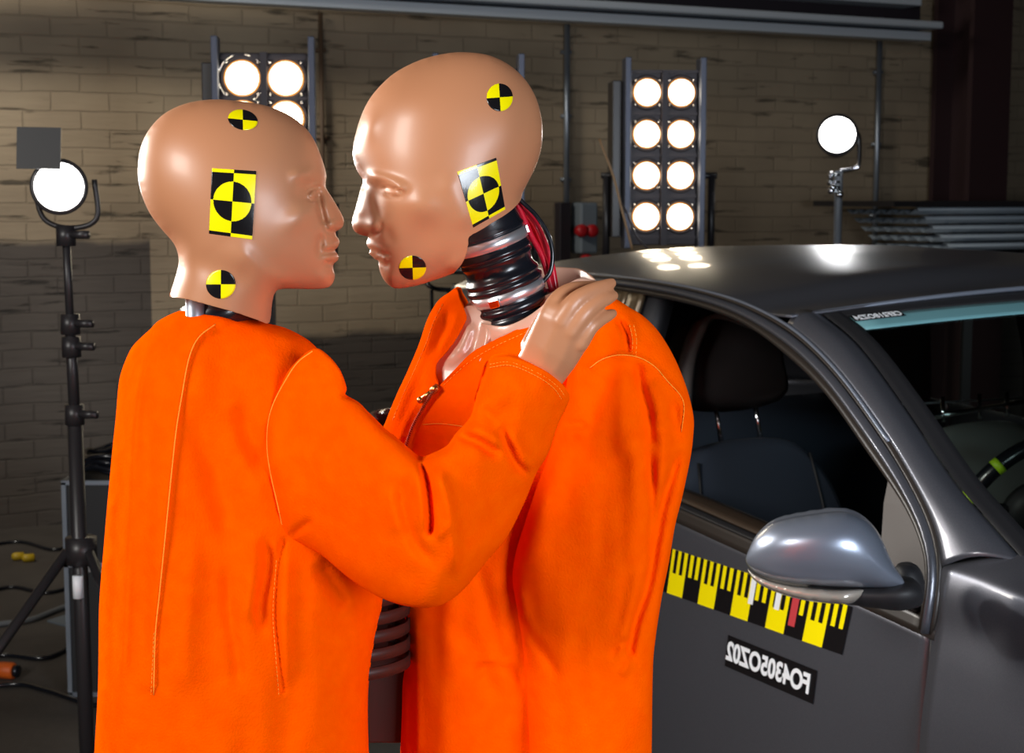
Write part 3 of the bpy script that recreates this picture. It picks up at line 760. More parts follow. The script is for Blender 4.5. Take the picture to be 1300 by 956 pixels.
car = thing('car', 'dark grey hatchback car with a yellow and black measuring strip on its door', 'car', cp(.8, TC, 0))
def P3(c, f, off=0):   # point on curve (s,z) at fraction f
    n = len(c)-1; i = min(int(f*n), n-1); k = f*n-i; q = c[i]*(1-k)+c[i+1]*k; return q
def rail_z(s): return float(np.interp(s, OUTC[:, 0], OUTC[:, 1]))
# roof
hs0, ht0, hz0 = WS[-1]
RAILK = 0.56
def head(t):
    q = 1-((t-TC)/(TC-ht0))**2; return hs0-.10*q, hz0+.045*q
CZ = [(.3, 1.40), (.45, 1.416), (.7, 1.45), (1.0, 1.466), (1.35, 1.47), (1.7, 1.46), (1.9, 1.44), (2.15, 1.39)]
def roof(u, v):
    t0 = T(rail_z(max(.56, .56+u*1.8)))
    sR = 2.1; te = T(rail_z(hs0+(sR-hs0)*u)); tau = -math.cos(v*PI) if True else 0
    tau = max(-1, min(1, tau)); t = TC+tau*(TC-te)
    hq = max(0, 1-tau*tau); sh = hs0+.004-.10*hq
    sb = sR+.06*hq
    s = sh+(sb-sh)*u
    ze = rail_z(max(s, hs0)) if u > 0 or True else 0
    zc = float(np.interp(s, [c[0] for c in CZ], [c[1] for c in CZ]))
    z = ze+(zc-ze)*(1-abs(tau)**2.6)
    if u < .12:
        k = u/.12; k = k*k*(3-2*k); hz = (hz0-.004)+(.045)*hq; z = z*k+hz*(1-k)
    return cp(s, t, z)
sheet('roof', roof, 60, 48, PAINT, car, .006)
# roof side seam strip (drip moulding)
def strip(name, pts, r, m, parent=car, seg=8):
    bm = bmesh.new(); tube(bm, pts, r, seg); return bmobj(name, bm, m, parent, True)
strip('windscreen_header_trim', [cp(head(t)[0]-.004, t, head(t)[1]+.002) for t in np.linspace(ht0, 2*TC-ht0, 30)], .0055, MPAINT)
# A pillar: loft between door-frame edge and windscreen edge
OA = np.array([(0.010, .977)]+[tuple(p) for p in OUT[1:7]])
OAC = catmull(OA, 8)
WSA = WSC[8:]
def pillar(mir):
    def f(u, v):
        a = P3(OAC, u); w_ = P3(WSA, u)
        A = np.array([a[0], T(a[1]), a[1]]); B = w_
        q = A*(1-v)+B*v; bul = math.sin(v*PI)*.016
        t = q[1]-bul*.6; z = q[2]+bul
        return cp(q[0], t if not mir else 2*TC-t, z)
    return f
sheet('front_pillar', pillar(0), 40, 10, PAINT, car); sheet('front_pillar', pillar(1), 40, 10, PAINT, car, mirror=True)
# door frame: body-colour outer lip, black rubber, bronze inner
def band(c0, c1, inset, name, m, mir=0):
    def f(u, v):
        a = P3(c0, u); b = P3(c1, u); q = a*(1-v)+b*v
        t = T(q[1])+inset+.010*math.sin(v*PI)*-1
        return cp(q[0], t if not mir else 2*TC-t, q[1])
    return sheet(name, f, 70, 5, m, car)
O2 = catmull([un(1186, 806), un(1192, 770)]+[p for p in OUT[:12]], 8)
I2 = catmull([un(1168, 796), un(1172, 768)]+[un(*p) for p in ((1176, 735), (1173, 700), (1150, 645), (1100, 572), (1050, 502), (1000, 452), (950, 414), (900, 393), (850, 380), (790, 369))], 8)
MID1 = O2*.72+I2[:len(O2)]*.28 if len(O2) == len(I2) else O2
n_ = min(len(O2), len(I2))
O2 = resample(np.vstack([O2, O2[::-1]]), .01) if False else O2
def resamp_open(c, n=90):
    L = np.concatenate([[0], np.cumsum(np.hypot(*np.diff(c, axis=0).T))]); s = np.linspace(0, L[-1], n)
    return np.stack([np.interp(s, L, c[:, 0]), np.interp(s, L, c[:, 1])], 1)
O2 = resamp_open(O2); I2 = resamp_open(I2)
for mir in (0, 1):
    band(O2, O2*.8+I2*.2, .004, 'door_frame_seal', TRIM, mir)
    band(O2*.8+I2*.2, O2*.45+I2*.55, -.006, 'door_frame', PAINT, mir)
    band(O2*.45+I2*.55, I2, .002, 'window_channel', TRIM, mir)
def rp(c, off): return [cp(q[0], T(q[1])+off, q[1]) for q in c]
strip('bright_frame_edge', rp(resamp_open(catmull(OUT[3:12], 6)), -.004), .0035, MPAINT)
# belt line of the doors
BELT = [(-.05, .862), (.01, .866), (.12, .875), (.52, .905), (.78, .925), (1.2, .945), (1.8, .965), (2.3, .975), (2.8, .97)]
def side_t(z, s=0):
    # door skin: gentle barrel, shoulder near the belt
    b = -.014*math.sin(max(0, min(1, (z-.25)/.68))*PI)**1.6
    return b+(.0 if z < .9 else T(z))
WHL = [(-.72, .30), (1.92, .30)]
def arch(s, z):
    return any((s-a)**2+(z-b)**2 < .345**2 for a, b in WHL)
def side(s0, s1, mir=0, zt=None):
    def f(u, v):
        s = s0+(s1-s0)*u; zt_ = interp(BELT, s); z = .24+(zt_-.24)*v; t = side_t(z, s)
        return cp(s, t if not mir else 2*TC-t, z)
    return f
def askip(s0, s1):
    def k(u, v):
        s = s0+(s1-s0)*u; zt_ = interp(BELT, s); return arch(s, .24+(zt_-.24)*v)
    return k
for mir in (0, 1):
    dr = sheet('front_door', side(.012, 1.16, mir), 40, 30, PAINT, car, mirror=bool(mir))
    sheet('rear_door', side(1.168, 1.72, mir), 20, 30, PAINT, car, mirror=bool(mir), skip=askip(1.168, 1.72))
    # rear quarter, curving round the tail
    def rq(u, v, mir=mir):
        s = 1.728+.90*u; zt_ = interp(BELT, min(s, 2.8)); z = .24+(zt_-.24)*v
        e = max(0, (s-2.20)/.43); t = side_t(z)+.5*(1-math.sqrt(max(0, 1-e*e)))*.9
        return cp(min(s, 2.62), t if not mir else 2*TC-t, z)
    sheet('rear_quarter', rq, 34, 24, PAINT, car, mirror=bool(mir), skip=lambda u, v: arch(1.728+.90*u, .24+.73*v))
def tail(u, v):
    t = .42+(2*TC-.84)*u; z = .24+.74*v; return cp(2.61+.03*math.sin(u*PI)+.02*math.sin(v*PI), t, z)
sheet('tailgate', tail, 20, 14, PAINT, car)
def rwin(u, v):  # upper tailgate and rear window
    te = T(rail_z(2.1)); t = (te+(2*TC-2*te)*u)*v+(.25+(2*TC-.5)*u)*(1-v); return cp(2.58+(2.12-2.58)*v+.02*math.sin(u*PI), t, .97+(1.35-.97)*v)
sheet('rear_window', rwin, 16, 8, INT, car)
for mir in (0, 1):
    def cpil(u, v, mir=mir):
        s = (1.80+(.77)*u)*(1-v)+(1.70+.42*u)*v; z = interp(BELT, min(s, 2.8))*(1-v)+rail_z(min(s, 2.14))*v
        e = .25*max(0, (u-.3)/.7)**2*(1-v); t = T(z)+e
        return cp(s, t if not mir else 2*TC-t, z)
    sheet('rear_pillar', cpil, 16, 16, PAINT, car)
    def tl(u, v, mir=mir):
        a = u*1.3; t = .005+.19*(1-math.cos(a)); s = 2.36+.20*math.sin(a)+.012; z = .80+.14*v
        return cp(s, (t-.02) if not mir else 2*TC-t+.02, z)
    sheet('tail_light', tl, 12, 6, mat('dark_red_lens', (.18, .004, .008), .15, coat=1) if not mir else bpy.data.materials['dark_red_lens'], car, .01)
# front fender and bonnet
def fz(s):    # bonnet height along the car
    return float(np.interp(s, [-1.5, -1.3, -.9, -.5, -.2, -.06, .02], [.62, .74, .87, .955, .99, 1.0, 1.0]))
def fend(mir):
    prof = [(.24, 0), (.45, -.022), (.66, -.026), (.80, -.012), (.88, .0), (.93, .004), (.960, .010), (.978, .018), (.992, .036), (1.004, .062), (1.014, .090)]
    sof = [.006]*7+[.006, -.022, -.048, -.078]
    PC = catmull([(a, b, c) for (a, b), c in zip(prof, sof)], 5); n = len(PC)-1
    def f(u, v):
        k = v*n; i = min(int(k), n-1); k -= i; q = PC[i]*(1-k)+PC[i+1]*k
        s = q[2]-1.24*u-(1-u)*0; h = fz(s)+.0
        z = .24+(q[0]-.24)*(h-.24)/.76; t = q[1]
        nose = max(0, (-s-.95)/.35); t += .35*nose**2
        return cp(s, t if not mir else 2*TC-t, z)
    return f
def fskip(u, v):
    s = .006-1.24*u; return arch(s, .24+(fz(s)-.24)*v*1.25)
for mir in (0, 1): sheet('front_fender', fend(mir), 50, 50, PAINT, car, mirror=bool(mir), skip=fskip)
def bonnet(u, v):
    s = -.085-1.2*u; t = .088+(2*TC-.176)*v; q = 1-((t-TC)/(TC-.1))**2; nose = max(0, (-s-.95)/.35)
    t = TC+(t-TC)*(1-.45*nose**2*.5)
    return cp(s-.12*q*max(u, .0)-.10*q, t, fz(s)+.0145+.035*q)
sheet('bonnet', bonnet, 30, 30, PAINT, car)
def bump_(u, v):
    t = .03+(2*TC-.06)*u; q = 1-((t-TC)/(TC-.03))**2; return cp(-1.28-.18*q+.0*v, t, .24+.45*v)
sheet('front_bumper', bump_, 24, 10, PAINT, car)
def cowl(u, v):
    t = .16+(2*TC-.32)*u; q = 1-((t-TC)/(TC-.16))**2
    return cp(-.155-.11*q*.9+(.06)*v, t, 1.0+.018*q-.01*v)
sheet('cowl', cowl, 20, 4, TRIM, car)
# A-pillar foot seam
a0 = un(1196, 718); pts = []
for (px, py) in ((1196, 719), (1215, 714), (1240, 706), (1265, 700), (1281, 698)):
    k = (px-1196)/85; s_, z_ = un(px, py, .01+.055*k); pts.append(cp(s_-.003, T(z_)+.006+.055*k, z_+.004))
strip('pillar_seam', pts, .0022, CHROME)
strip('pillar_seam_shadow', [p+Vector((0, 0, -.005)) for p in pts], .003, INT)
# door shut line
strip('door_gap', [cp(.009, side_t(z)+.0, z) for z in np.linspace(.27, .86, 14)], .0035, INT)
strip('door_gap', [cp(1.164, side_t(z)+.001, z) for z in np.linspace(.27, .93, 14)], .0035, INT)
# windscreen
def wsc(u, v):
    a = P3(WSC, u); q = 1-((v-.5)*2)**2; t = a[1]+(2*TC-2*a[1])*v
    return cp(a[0]-.11*q, t, a[2]+.035*q+.004)
o = sheet('windscreen', wsc, 20, 20, GLASS, car); o.modifiers.clear()
def wsband(v0, v1, w0, w1, lift):
    def f(u, v):
        uu = v0+(v1-v0)*u; p = Vector(wsc(uu, w0+(w1-w0)*v)); return p+(Vector(-ca)*.5+Vector((0, 0, .87)))*lift
    return f
sheet('windscreen_black_edge', wsband(0, 1, 0, .028, .001), 30, 3, INT, o, .001)
sheet('windscreen_black_edge', wsband(0, 1, .972, 1, .001), 30, 3, INT, o, .001)
sheet('windscreen_black_edge', wsband(.955, 1, 0, 1, .001), 3, 30, INT, o, .001)
sheet('teal_top_band', wsband(.885, .952, .03, .70, .0015), 4, 20, TEAL, o, .001)  # teal band along the top of the glass
# mirrored registration on the windscreen
def text(name, body, size, m, parent, org, xdir, ydir, ext=.0003, spacing=1.0, bold=0.0):
    cu = bpy.data.curves.new(name, 'FONT'); cu.body = body; cu.size = size; cu.extrude = ext; cu.space_character = spacing; cu.offset = bold
    tmp = bpy.data.objects.new(name, cu); COL.objects.link(tmp); bpy.context.view_layer.update()
    me = bpy.data.meshes.new_from_object(tmp.evaluated_get(bpy.context.evaluated_depsgraph_get())); bpy.data.objects.remove(tmp)
    X = Vector(xdir).normalized(); Y = Vector(ydir).normalized(); Z = X.cross(Y)
    vs = np.array([v.co[:] for v in me.vertices])
    for v in me.vertices: v.co = Vector(org)+X*v.co.x+Y*v.co.y+Z*v.co.z
    w_ = vs[:, 0].max()
    me.name = name; return link(name, me, m, parent, False), w_
# ---- measuring strip on the door
def door_pt(s, z, lift=0):
    e = .004; t = side_t(z); dt = (side_t(z+e)-side_t(z-e))/(2*e); n = Vector((-1, 0, dt)).normalized()
    return cp(s, t-.002, z)+(Vector(-cb_)*1.0)*lift
def und(px, py):
    r = rays(px, py); t = 0
    for i in range(60):
        k = ((CO-EYE)@cb_+t)/(r@cb_); p = EYE+k*r; t = .5*t+.5*side_t(p[2])
    return (p-CO)@ca, p[2]
corn = [und(*p) for p in ((1084, 770), (1071, 831), (842, 750), (849.5, 694.5))]   # right top, right bottom, left bottom, left top
def tp(x, y):   # x 0 at the right end to 1 at the torso, y 0 top 1 bottom
    a = np.array(corn[0])*(1-y)+np.array(corn[1])*y; b = np.array(corn[3])*(1-y)+np.array(corn[2])*y; return a*(1-x)+b*x
def quad(V, F, mi, x0, x1, y0, y1, m, lift):
    n = 3; b = len(V)
    for i in range(n+1):
        for j in range(n+1):
            q = tp(x0+(x1-x0)*i/n, y0+(y1-y0)*j/n); V.append(door_pt(q[0], q[1], lift))
    for i in range(n):
        for j in range(n): a = b+i*(n+1)+j; F.append((a, a+1, a+n+2, a+n+1)); mi.append(m)
# long blocks, positions measured along the lower edge
lens = np.linalg.norm(np.array(corn[1])-np.array(corn[2]))
bw = lens/10.35
V = []; F = []; mi = []
for k in range(17):
    x0 = k*bw/lens; x1 = (k+1)*bw/lens; y = k % 2 == 1
    quad(V, F, mi, x0, x1, 0, 1, 0 if y else 1, .0022)      # block
    # upper ticks: black bars over yellow blocks, yellow bars over black blocks
    wq = (x1-x0)/5
    for j in range(5):
        a = x0+j*wq
        if y:
            if j in (1, 3): quad(V, F, mi, a, a+wq, 0, .52, 1, .0028)
        else:
            if j in (1, 3): quad(V, F, mi, a, a+wq, 0, .5, 0, .0028)
tp_o = meshobj('measuring_strip', V, F, [YEL, BLK], car, False, mi)
V = []; F = []; mi = []
def tcol(px): 
    # nearest x along the strip for a photo column at the mid height
    best = min(np.linspace(0, 1, 300), key=lambda x: abs(proj(door_pt(*tp(x, .6)))[0]-px)); return best
def proj(p):
    q = np.array(p)-EYE; return (CX+FPX*(q@RT)/(q@FW), CY-FPX*(q@UP)/(q@FW))
for px0, px1, y0, y1, m in ((951, 957.5, 0, .62, 0), (983, 990, 0, .55, 0), (1004, 1012, 0, .78, 1)):
    V = []; F = []; mi = []
    a, b = tcol(px0), tcol(px1); quad(V, F, mi, a, b, y0, y1, 0, .0034)
    meshobj('tick_marker', V, F, WHITE if m == 0 else mat('red_marker', (.55, .05, .06), .4), tp_o, False)
# ---- black label with mirrored white number
lc = [np.array(und(*p)) for p in ((926.5, 805.5), (1039.5, 851), (1033, 896), (922, 845))]
lc[2] = lc[1]+(lc[3]-lc[0])
V = []; F = []
for i in range(7):
    for j in range(4):
        u = i/6; v = j/3; q = lc[0]*(1-u)*(1-v)+lc[1]*u*(1-v)+lc[2]*u*v+lc[3]*(1-u)*v; V.append(door_pt(q[0], q[1], .0022))
for i in range(6):
    for j in range(3): a = i*4+j; F.append((a, a+1, a+5, a+4))
lab_o = meshobj('number_label', V, F, BLK, car, False)
A = door_pt(*(lc[1]*.80+lc[2]*.20), .0034); 
X = (door_pt(*(lc[0]*.5+lc[3]*.5), 0)-door_pt(*(lc[1]*.5+lc[2]*.5), 0)); wlab = X.length; Yv = door_pt(*lc[0], 0)-door_pt(*lc[3], 0); hlab = Yv.length
org = door_pt(*(lc[1]*.26+lc[2]*.74), .0036)+X.normalized()*wlab*.045
o, tw = text('number_lettering', 'FO4305OZ02', hlab*.80, WHITE, lab_o, org, X, Yv, .0002, 1.0, .0018)
sc = wlab*.945/tw; Xn = X.normalized()
for v in o.data.vertices:
    dlt = (v.co-org).dot(Xn); v.co += Xn*(dlt*(sc-1))
# windscreen number, also mirrored
p0 = Vector(wsc(.925, .108)); p1 = Vector(wsc(.925, .028)); X = p1-p0; Y = (Vector(wsc(.97, .06))-Vector(wsc(.92, .06)))
up = (Vector(-ca)*.5+Vector((0, 0, .87))).normalized()
ww = X.length
V = [p0+up*.004, p1+up*.004, p1+Y.normalized()*.026+up*.004, p0+Y.normalized()*.026+up*.004]
wl_o = meshobj('number_strip', V, [(0, 1, 2, 3)], BLK, car, False)
o, tw = text('number_lettering', 'CEF218OZ24', .026, WHITE, wl_o, p0+up*.005+Y.normalized()*.004+X.normalized()*.004, X, Y, .0002, 1.0, .0006)
sc = (ww-.008)/tw; Xn = X.normalized()
for v in o.data.vertices:
    dlt = (v.co-p0).dot(Xn)-.004; v.co += Xn*(dlt*(sc-1))
# belt trims
def belt(off0, off1, name, m, tin, s0=.05, s1=1.72):
    def f(u, v):
        s = s0+(s1-s0)*u; z = interp(BELT, s)+off0+(off1-off0)*v; t = side_t(min(z, .9))+tin*v-.003
        return cp(s, t, z)
    return sheet(name, f, 30, 3, m, car, .004)
belt(-.012, .022, 'belt_moulding', TRIM, .007, .002); belt(.022, .026, 'belt_moulding_lip', INT, .018); 
def inner_sill(u, v):
    s = .02+1.15*u; return cp(s, .02+.07*v, interp(BELT, s)+.027+.006*math.sin(v*PI))
sheet('door_inner_sill', inner_sill, 20, 4, mat('brown_black_door_trim', (.045, .03, .02), .35), car)
def inner_door(u, v):
    s = .02+1.15*u; return cp(s, .09+.0*v, .3+(interp(BELT, s)+.03-.3)*v)
sheet('door_inner_panel', inner_door, 10, 6, INT, car)
# mirror sail panel inside the front corner
P = [un(*p) for p in ((1176, 768), (1176, 730), (1172, 700), (1150, 643), (1118, 598), (1110, 640), (1106, 700), (1108, 738))]
V = [cp(s_, T(z_)+.022, z_) for s_, z_ in P]+[cp(s_, T(z_)+.045, z_) for s_, z_ in P]; n = len(P)
meshobj('mirror_sail_panel', V, [tuple(range(n)), tuple(range(2*n-1, n-1, -1))]+[(i, (i+1) % n+0, (i+1) % n+n, i+n) for i in range(n)], GREYT, car, False)
# B pillars and bronze door-frame covers
for mir in (0, 1):
    for (sA, sB, m) in ((1.13, 1.185, PILLAR), (1.195, 1.27, PILLAR)):
        def bp(u, v, mir=mir, sA=sA, sB=sB):
            z = .93+(rail_z(1.2)-.02-.93)*v; s = sA+(sB-sA)*u+.04*(1-v); t = T(z)+.006
            return cp(s, t if not mir else 2*TC-t, z)
        sheet('door_pillar_cover', bp, 3, 12, m, car, .012)
    def bpi(u, v, mir=mir):
        z = .4+1.0*v; s = 1.10+.2*u; t = T(z)+.05
        return cp(s, t if not mir else 2*TC-t, z)
    sheet('centre_pillar', bpi, 3, 10, INT, car, .05)
# floor pan, headliner, bulkhead
def box_c(bm, s0, s1, t0, t1, z0, z1, bev=.0):
    M = Matrix(((ca[0], cb_[0], 0, CO[0]), (ca[1], cb_[1], 0, CO[1]), (0, 0, 1, 0), (0, 0, 0, 1)))
    box(bm, ((s0+s1)/2, (t0+t1)/2, (z0+z1)/2), (s1-s0, t1-t0, z1-z0), M, bev)
simple('floor_pan', lambda bm: box_c(bm, -1.15, 2.5, .10, 2*TC-.10, .24, .30), INT, car, False)
def hl(u, v):
    p = roof(.03+u*.95, .06+v*.88); return p+Vector((0, 0, -.03))
sheet('headliner', hl, 20, 16, INT, car)
# dashboard
def dash(bm):
    prof = [(.30, .60), (.36, .75), (.34, .88), (.26, .935), (.1, .945), (-.16, .93), (-.2, .6)]
    V0 = []
    for t in (.12, 2*TC-.12): V0.append([bm.verts.new(cp(s, t, z)) for s, z in prof])
    n = len(prof)
    for i in range(n): bm.faces.new((V0[0][i], V0[0][(i+1) % n], V0[1][(i+1) % n], V0[1][i]))
    bm.faces.new(V0[0][::-1]); bm.faces.new(V0[1])
dsh = simple('dashboard', dash, mat('charcoal_dashboard', (.022, .024, .02), .6), car, False)
for k in range(5):
    sv = .0+.035*k
    strip('air_vent_slat', [cp(.22-sv, .72, .945+.003), cp(.22-sv, .86, .945+.003)], .004, GREYM, dsh)
# steering wheel (seen through the windscreen)
r0 = rays(1262, 600); 
k = ((CO-EYE)@cb_+1.16)/(r0@cb_)
WC = cp(.72, .935, .885); wa = Vector(ca)*.86+Vector((0, 0, .5)); Mw = frame(WC, wa, Vector(cb_))
t_w = []
R = .185
ring = [Mw @ Vector((R*math.cos(a), R*math.sin(a), 0)) for a in np.linspace(0, 2*PI, 49)]
sw = strip('steering_wheel', ring, .0195, RUB, car, 12)
for a in range(0, 360, 30):
    aa = math.radians(a+10); seg_ = [Mw @ Vector((R*math.cos(q), R*math.sin(q), 0)) for q in (aa-.045, aa, aa+.045)]
    strip('lime_tape_band', seg_, .0202, LIME, sw, 12)
for a in (0, PI, -PI/2): strip('spoke', [Mw @ Vector((R*math.cos(a), R*math.sin(a), 0)), Mw @ Vector((.03*math.cos(a), .03*math.sin(a), -.03))], .014, RUB, sw)
bm = bmesh.new(); lathe(bm, [(.07, -.06), (.075, -.02), (.06, .0), (0, .006)], Mw, 24); bmobj('wheel_hub', bm, INT, sw, True)
strip('steering_column', [WC-wa.normalized()*.03, WC-wa.normalized()*.4], .03, INT, sw)
# seats
def seat(t0, s0, fabric, headrest=True):
    w2 = .25
    # backrest as a rounded slab: outline in (t, h) along the leaning back
    lean = Vector((Vector(ca)*.30+Vector((0, 0, .954)))); side_ = Vector(cb_); thick_ = Vector(ca)*.954-Vector((0, 0, .30))
    base = cp(s0, t0, .43)
    outl = [(-.23, 0), (-.26, .15), (-.262, .34), (-.235, .46), (-.17, .555), (-.09, .59), (.09, .59), (.17, .555), (.235, .46), (.262, .34), (.26, .15), (.23, 0)]
    C = catmull(outl, 5, True)
    bm = bmesh.new(); lay = []
    for (sh, off) in ((.90, -.065), (.97, -.055), (1.0, -.03), (1.0, .03), (.97, .055), (.90, .065)):
        cx_, cy_ = 0, .29
        lay.append([bm.verts.new(base+side_*(q[0]*sh)+lean*(cy_+(q[1]-cy_)*sh)+thick_*off) for q in C])
    n = len(C)
    for a in range(len(lay)-1):
        for i in range(n): bm.faces.new((lay[a][i], lay[a][(i+1) % n], lay[a+1][(i+1) % n], lay[a+1][i]))
    bm.faces.new(lay[0][::-1]); bm.faces.new(lay[-1])
    sb = bmobj('seat_back', bm, fabric, car, True)
    for sx in (-.165, .165):
        pts = [base+side_*(sx+(.02 if sx > 0 else -.02)*math.sin(q*3))+lean*(.04+.50*q)-thick_*.0665 for q in np.linspace(0, 1, 10)]
        strip('seat_piping', pts, .0035, INT, sb)
    bm = bmesh.new(); box_c(bm, s0-.5, s0+.02, t0-.25, t0+.25, .38, .52, .05); bmobj('seat_cushion', bm, fabric, car, True)
    if headrest:
        hb = base+lean*.78+thick_*-.02
        o2 = catmull([(-.12, -.10), (-.145, 0), (-.135, .09), (-.08, .125), (.08, .125), (.135, .09), (.145, 0), (.12, -.10)], 5, True)
        bm = bmesh.new(); lay = []
        for (sh, off) in ((.84, -.055), (.95, -.045), (1, -.02), (1, .02), (.95, .045), (.84, .055)):
            lay.append([bm.verts.new(hb+side_*(q[0]*sh)+lean*(q[1]*sh)+thick_*off) for q in o2])
        n = len(o2)
        for a in range(len(lay)-1):
            for i in range(n): bm.faces.new((lay[a][i], lay[a][(i+1) % n], lay[a+1][(i+1) % n], lay[a+1][i]))
        bm.faces.new(lay[0][::-1]); bm.faces.new(lay[-1])
        hr = bmobj('headrest', bm, mat('black_headrest_fabric', (.014, .011, .012), .7) if 'black_headrest_fabric' not in bpy.data.materials else bpy.data.materials['black_headrest_fabric'], car, True)
        for sx in (-.06, .06): strip('headrest_post', [base+side_*sx+lean*.57+thick_*-.02, base+side_*sx+lean*.72+thick_*-.02], .006, CHROME, hr)
    return base, side_, lean, thick_
seat(.46, 1.03, SEAT); 
b, sd, ln, th = seat(1.19, .98, SEATG, False)
strip('headrest_bar', [b+sd*-.17+ln*.615-th*.04, b+sd*.17+ln*.635-th*.04], .007, CHROME)
for sx in (-.13, .0, .1): strip('bar_clip', [b+sd*sx+ln*.60-th*.04, b+sd*(sx+.015)+ln*.665-th*.04], .006, CHROME)
strip('headrest_bar', [b+sd*-.24+ln*.66-th*.0, b+sd*.25+ln*.65], .003, STEEL)
bm = bmesh.new(); box_c(bm, 1.75, 1.9, .2, 2*TC-.2, .35, 1.0, .05); bmobj('rear_seat', bm, SEAT, car, True)
# grab-trim loop seen behind the front headrest
strip('belt_guide_trim', catmull([at(866, 560, 3.75), at(868, 500, 3.77), at(874, 455, 3.8), at(886, 420, 3.82), at(900, 404, 3.84), at(918, 402, 3.86), at(945, 412, 3.9), at(975, 424, 3.95)], 6), list(np.interp(np.linspace(0, 1, 43), [0, .45, .6, 1], [.022, .02, .009, .005])), GREYT)
# wheels
for s_ in (WHL[0][0], WHL[1][0]):
    for t_, dr_ in ((.0, 1), (2*TC, -1)):
        M = frame(cp(s_, t_+dr_*.10, .30), -cb_*dr_, (0, 0, 1))
        bm = bmesh.new(); lathe(bm, [(.19, -.09), (.27, -.095), (.298, -.07), (.30, 0), (.298, .07), (.27, .095), (.19, .085)], M, 40)
        ty = bmobj('tyre', bm, mat('tyre_rubber', (.015, .015, .016), .7) if 'tyre_rubber' not in bpy.data.materials else bpy.data.materials['tyre_rubber'], car, True)
        bm = bmesh.new(); lathe(bm, [(.19, -.05), (.195, .08), (.18, .085), (.16, .05), (.05, .06), (.045, .075), (0, .075)], M, 32); bmobj('wheel_rim', bm, STEEL, ty, True)
for a_, b_ in WHL:
    for mir in (0, 1):
        pts = []
        for q in np.linspace(-.12, PI+.12, 40):
            s_ = a_+.345*math.cos(q); z_ = max(.24, b_+.345*math.sin(q)); z_ = min(z_, .66); t_ = side_t(z_)+.35*max(0, (-s_-.95)/.35)**2
            pts.append(cp(s_, t_ if not mir else 2*TC-t_, z_))
        strip('wheel_arch_trim', pts, .022, TRIM)
# aerial on the roof
d = 4.72
ab = Vector(at(803, 317, 4.75)); at_ = Vector(at(761, 176, 4.75)); q1 = Vector(at(790, 268, 4.75))
t_an = strip('aerial', catmull([ab, q1, Vector(at(779, 225, 4.75)), at_], 8), .0038, mat('worn_tan_wire', (.22, .13, .06), .6))
strip('aerial_lead', catmull([Vector(at(822, 315, 4.7)), Vector(at(808, 300, 4.72)), Vector(at(795, 268, 4.74)), Vector(at(789, 258, 4.75))], 8), .003, IRON, t_an)
# near side mirror, housing in the photo's place
MD = 2.52
mo = [(947, 713), (951, 697), (961, 679), (978, 665), (1000, 658), (1030, 653), (1058, 649.5), (1075, 650), (1092, 656), (1107, 667), (1120, 686), (1129, 706), (1137, 722), (1145, 733), (1148, 742), (1135, 746), (1100, 746), (1060, 745), (1010, 741), (980, 735), (960, 727)]
mb = Body(mo, (1045, 700), MD, kappa=1.35, relief=[stroke([(955, 722), (985, 732), (1030, 738), (1100, 741)], 5, 7)], g=3, n=4)
mh = mb.build('side_mirror', MPAINT, car, 3)
lo = [(949, 722), (958, 729), (980, 738), (1010, 744), (1060, 748), (1098, 748), (1094, 758), (1082, 766), (1066, 767), (1030, 764), (1000, 757), (972, 746), (956, 735)]
mb2 = Body(lo, (1045, 745), MD, kappa=3.2, g=2, n=4, relief=[stroke([(985, 752), (1030, 758), (1085, 760)], 1.5, 2)])
sg = mb2.build('turn_signal', LENS, mh, 2.5)
lo = [(1000, 742), (1100, 745), (1150, 738), (1168, 745), (1172, 760), (1150, 775), (1110, 772), (1080, 768), (1040, 762)]
Body(lo, (1090, 755), MD+.02, kappa=2.2, g=3, n=4).build('mirror_base', INT, mh, 3)
lo = [(1128, 690), (1138, 668), (1160, 664), (1178, 700), (1178, 760), (1160, 775), (1140, 768), (1135, 740)]
Body([(1136, 722), (1150, 716), (1166, 722), (1174, 740), (1170, 768), (1150, 772), (1138, 760)], (1155, 745), 2.62, kappa=1.6, g=2.5, n=4).build('mirror_arm', INT, mh, 3)

# ================================================================== the two dummies
def zoomed(ox, oy, sc, pts): return [(ox+x/sc, oy+y/sc) for x, y in pts]
def nz(fx, fy, seed, A):
    def f(x, y):
        out = np.empty(np.shape(x)); xs = np.ravel(x); ys = np.ravel(y)
        out = np.array([noise.noise(Vector((a*fx+seed, b*fy, seed))) for a, b in zip(xs, ys)]).reshape(np.shape(x))
        return A*out
    return f

# ---------------- left dummy
DF = 1.62
dl = Vector(at(300, 600, DF)); 
dumL = thing('crash_test_dummy', 'left crash test dummy seen from behind, orange jumpsuit, laying its hand on the other\'s shoulder', 'crash test dummy', (dl.x, dl.y, 0))
hz = zoomed(150, 100, 2.9875, [(75, 340), (83, 268), (112, 200), (165, 140), (230, 103), (300, 84), (380, 78), (450, 84), (540, 97), (600, 115), (660, 145), (712, 188), (745, 235), (768, 290), (782, 332), (789, 362)])
hz += [(414.6, 224), (413.4, 231), (414, 239), (420.5, 249), (430, 265), (435.3, 275), (436.6, 281), (435, 288), (430, 292), (426.3, 294), (427, 299.5), (430.3, 304), (431, 308.5), (428.5, 314), (424.8, 318), (428, 321.5), (430, 326.5), (428.6, 331), (423.5, 335), (423, 340), (424.5, 346), (425, 352), (422.5, 359.5), (418, 364), (408, 366.5), (392, 367), (372, 366.5), (356, 367), (349, 372), (345.5, 385)]
front_neck_top = len(hz)
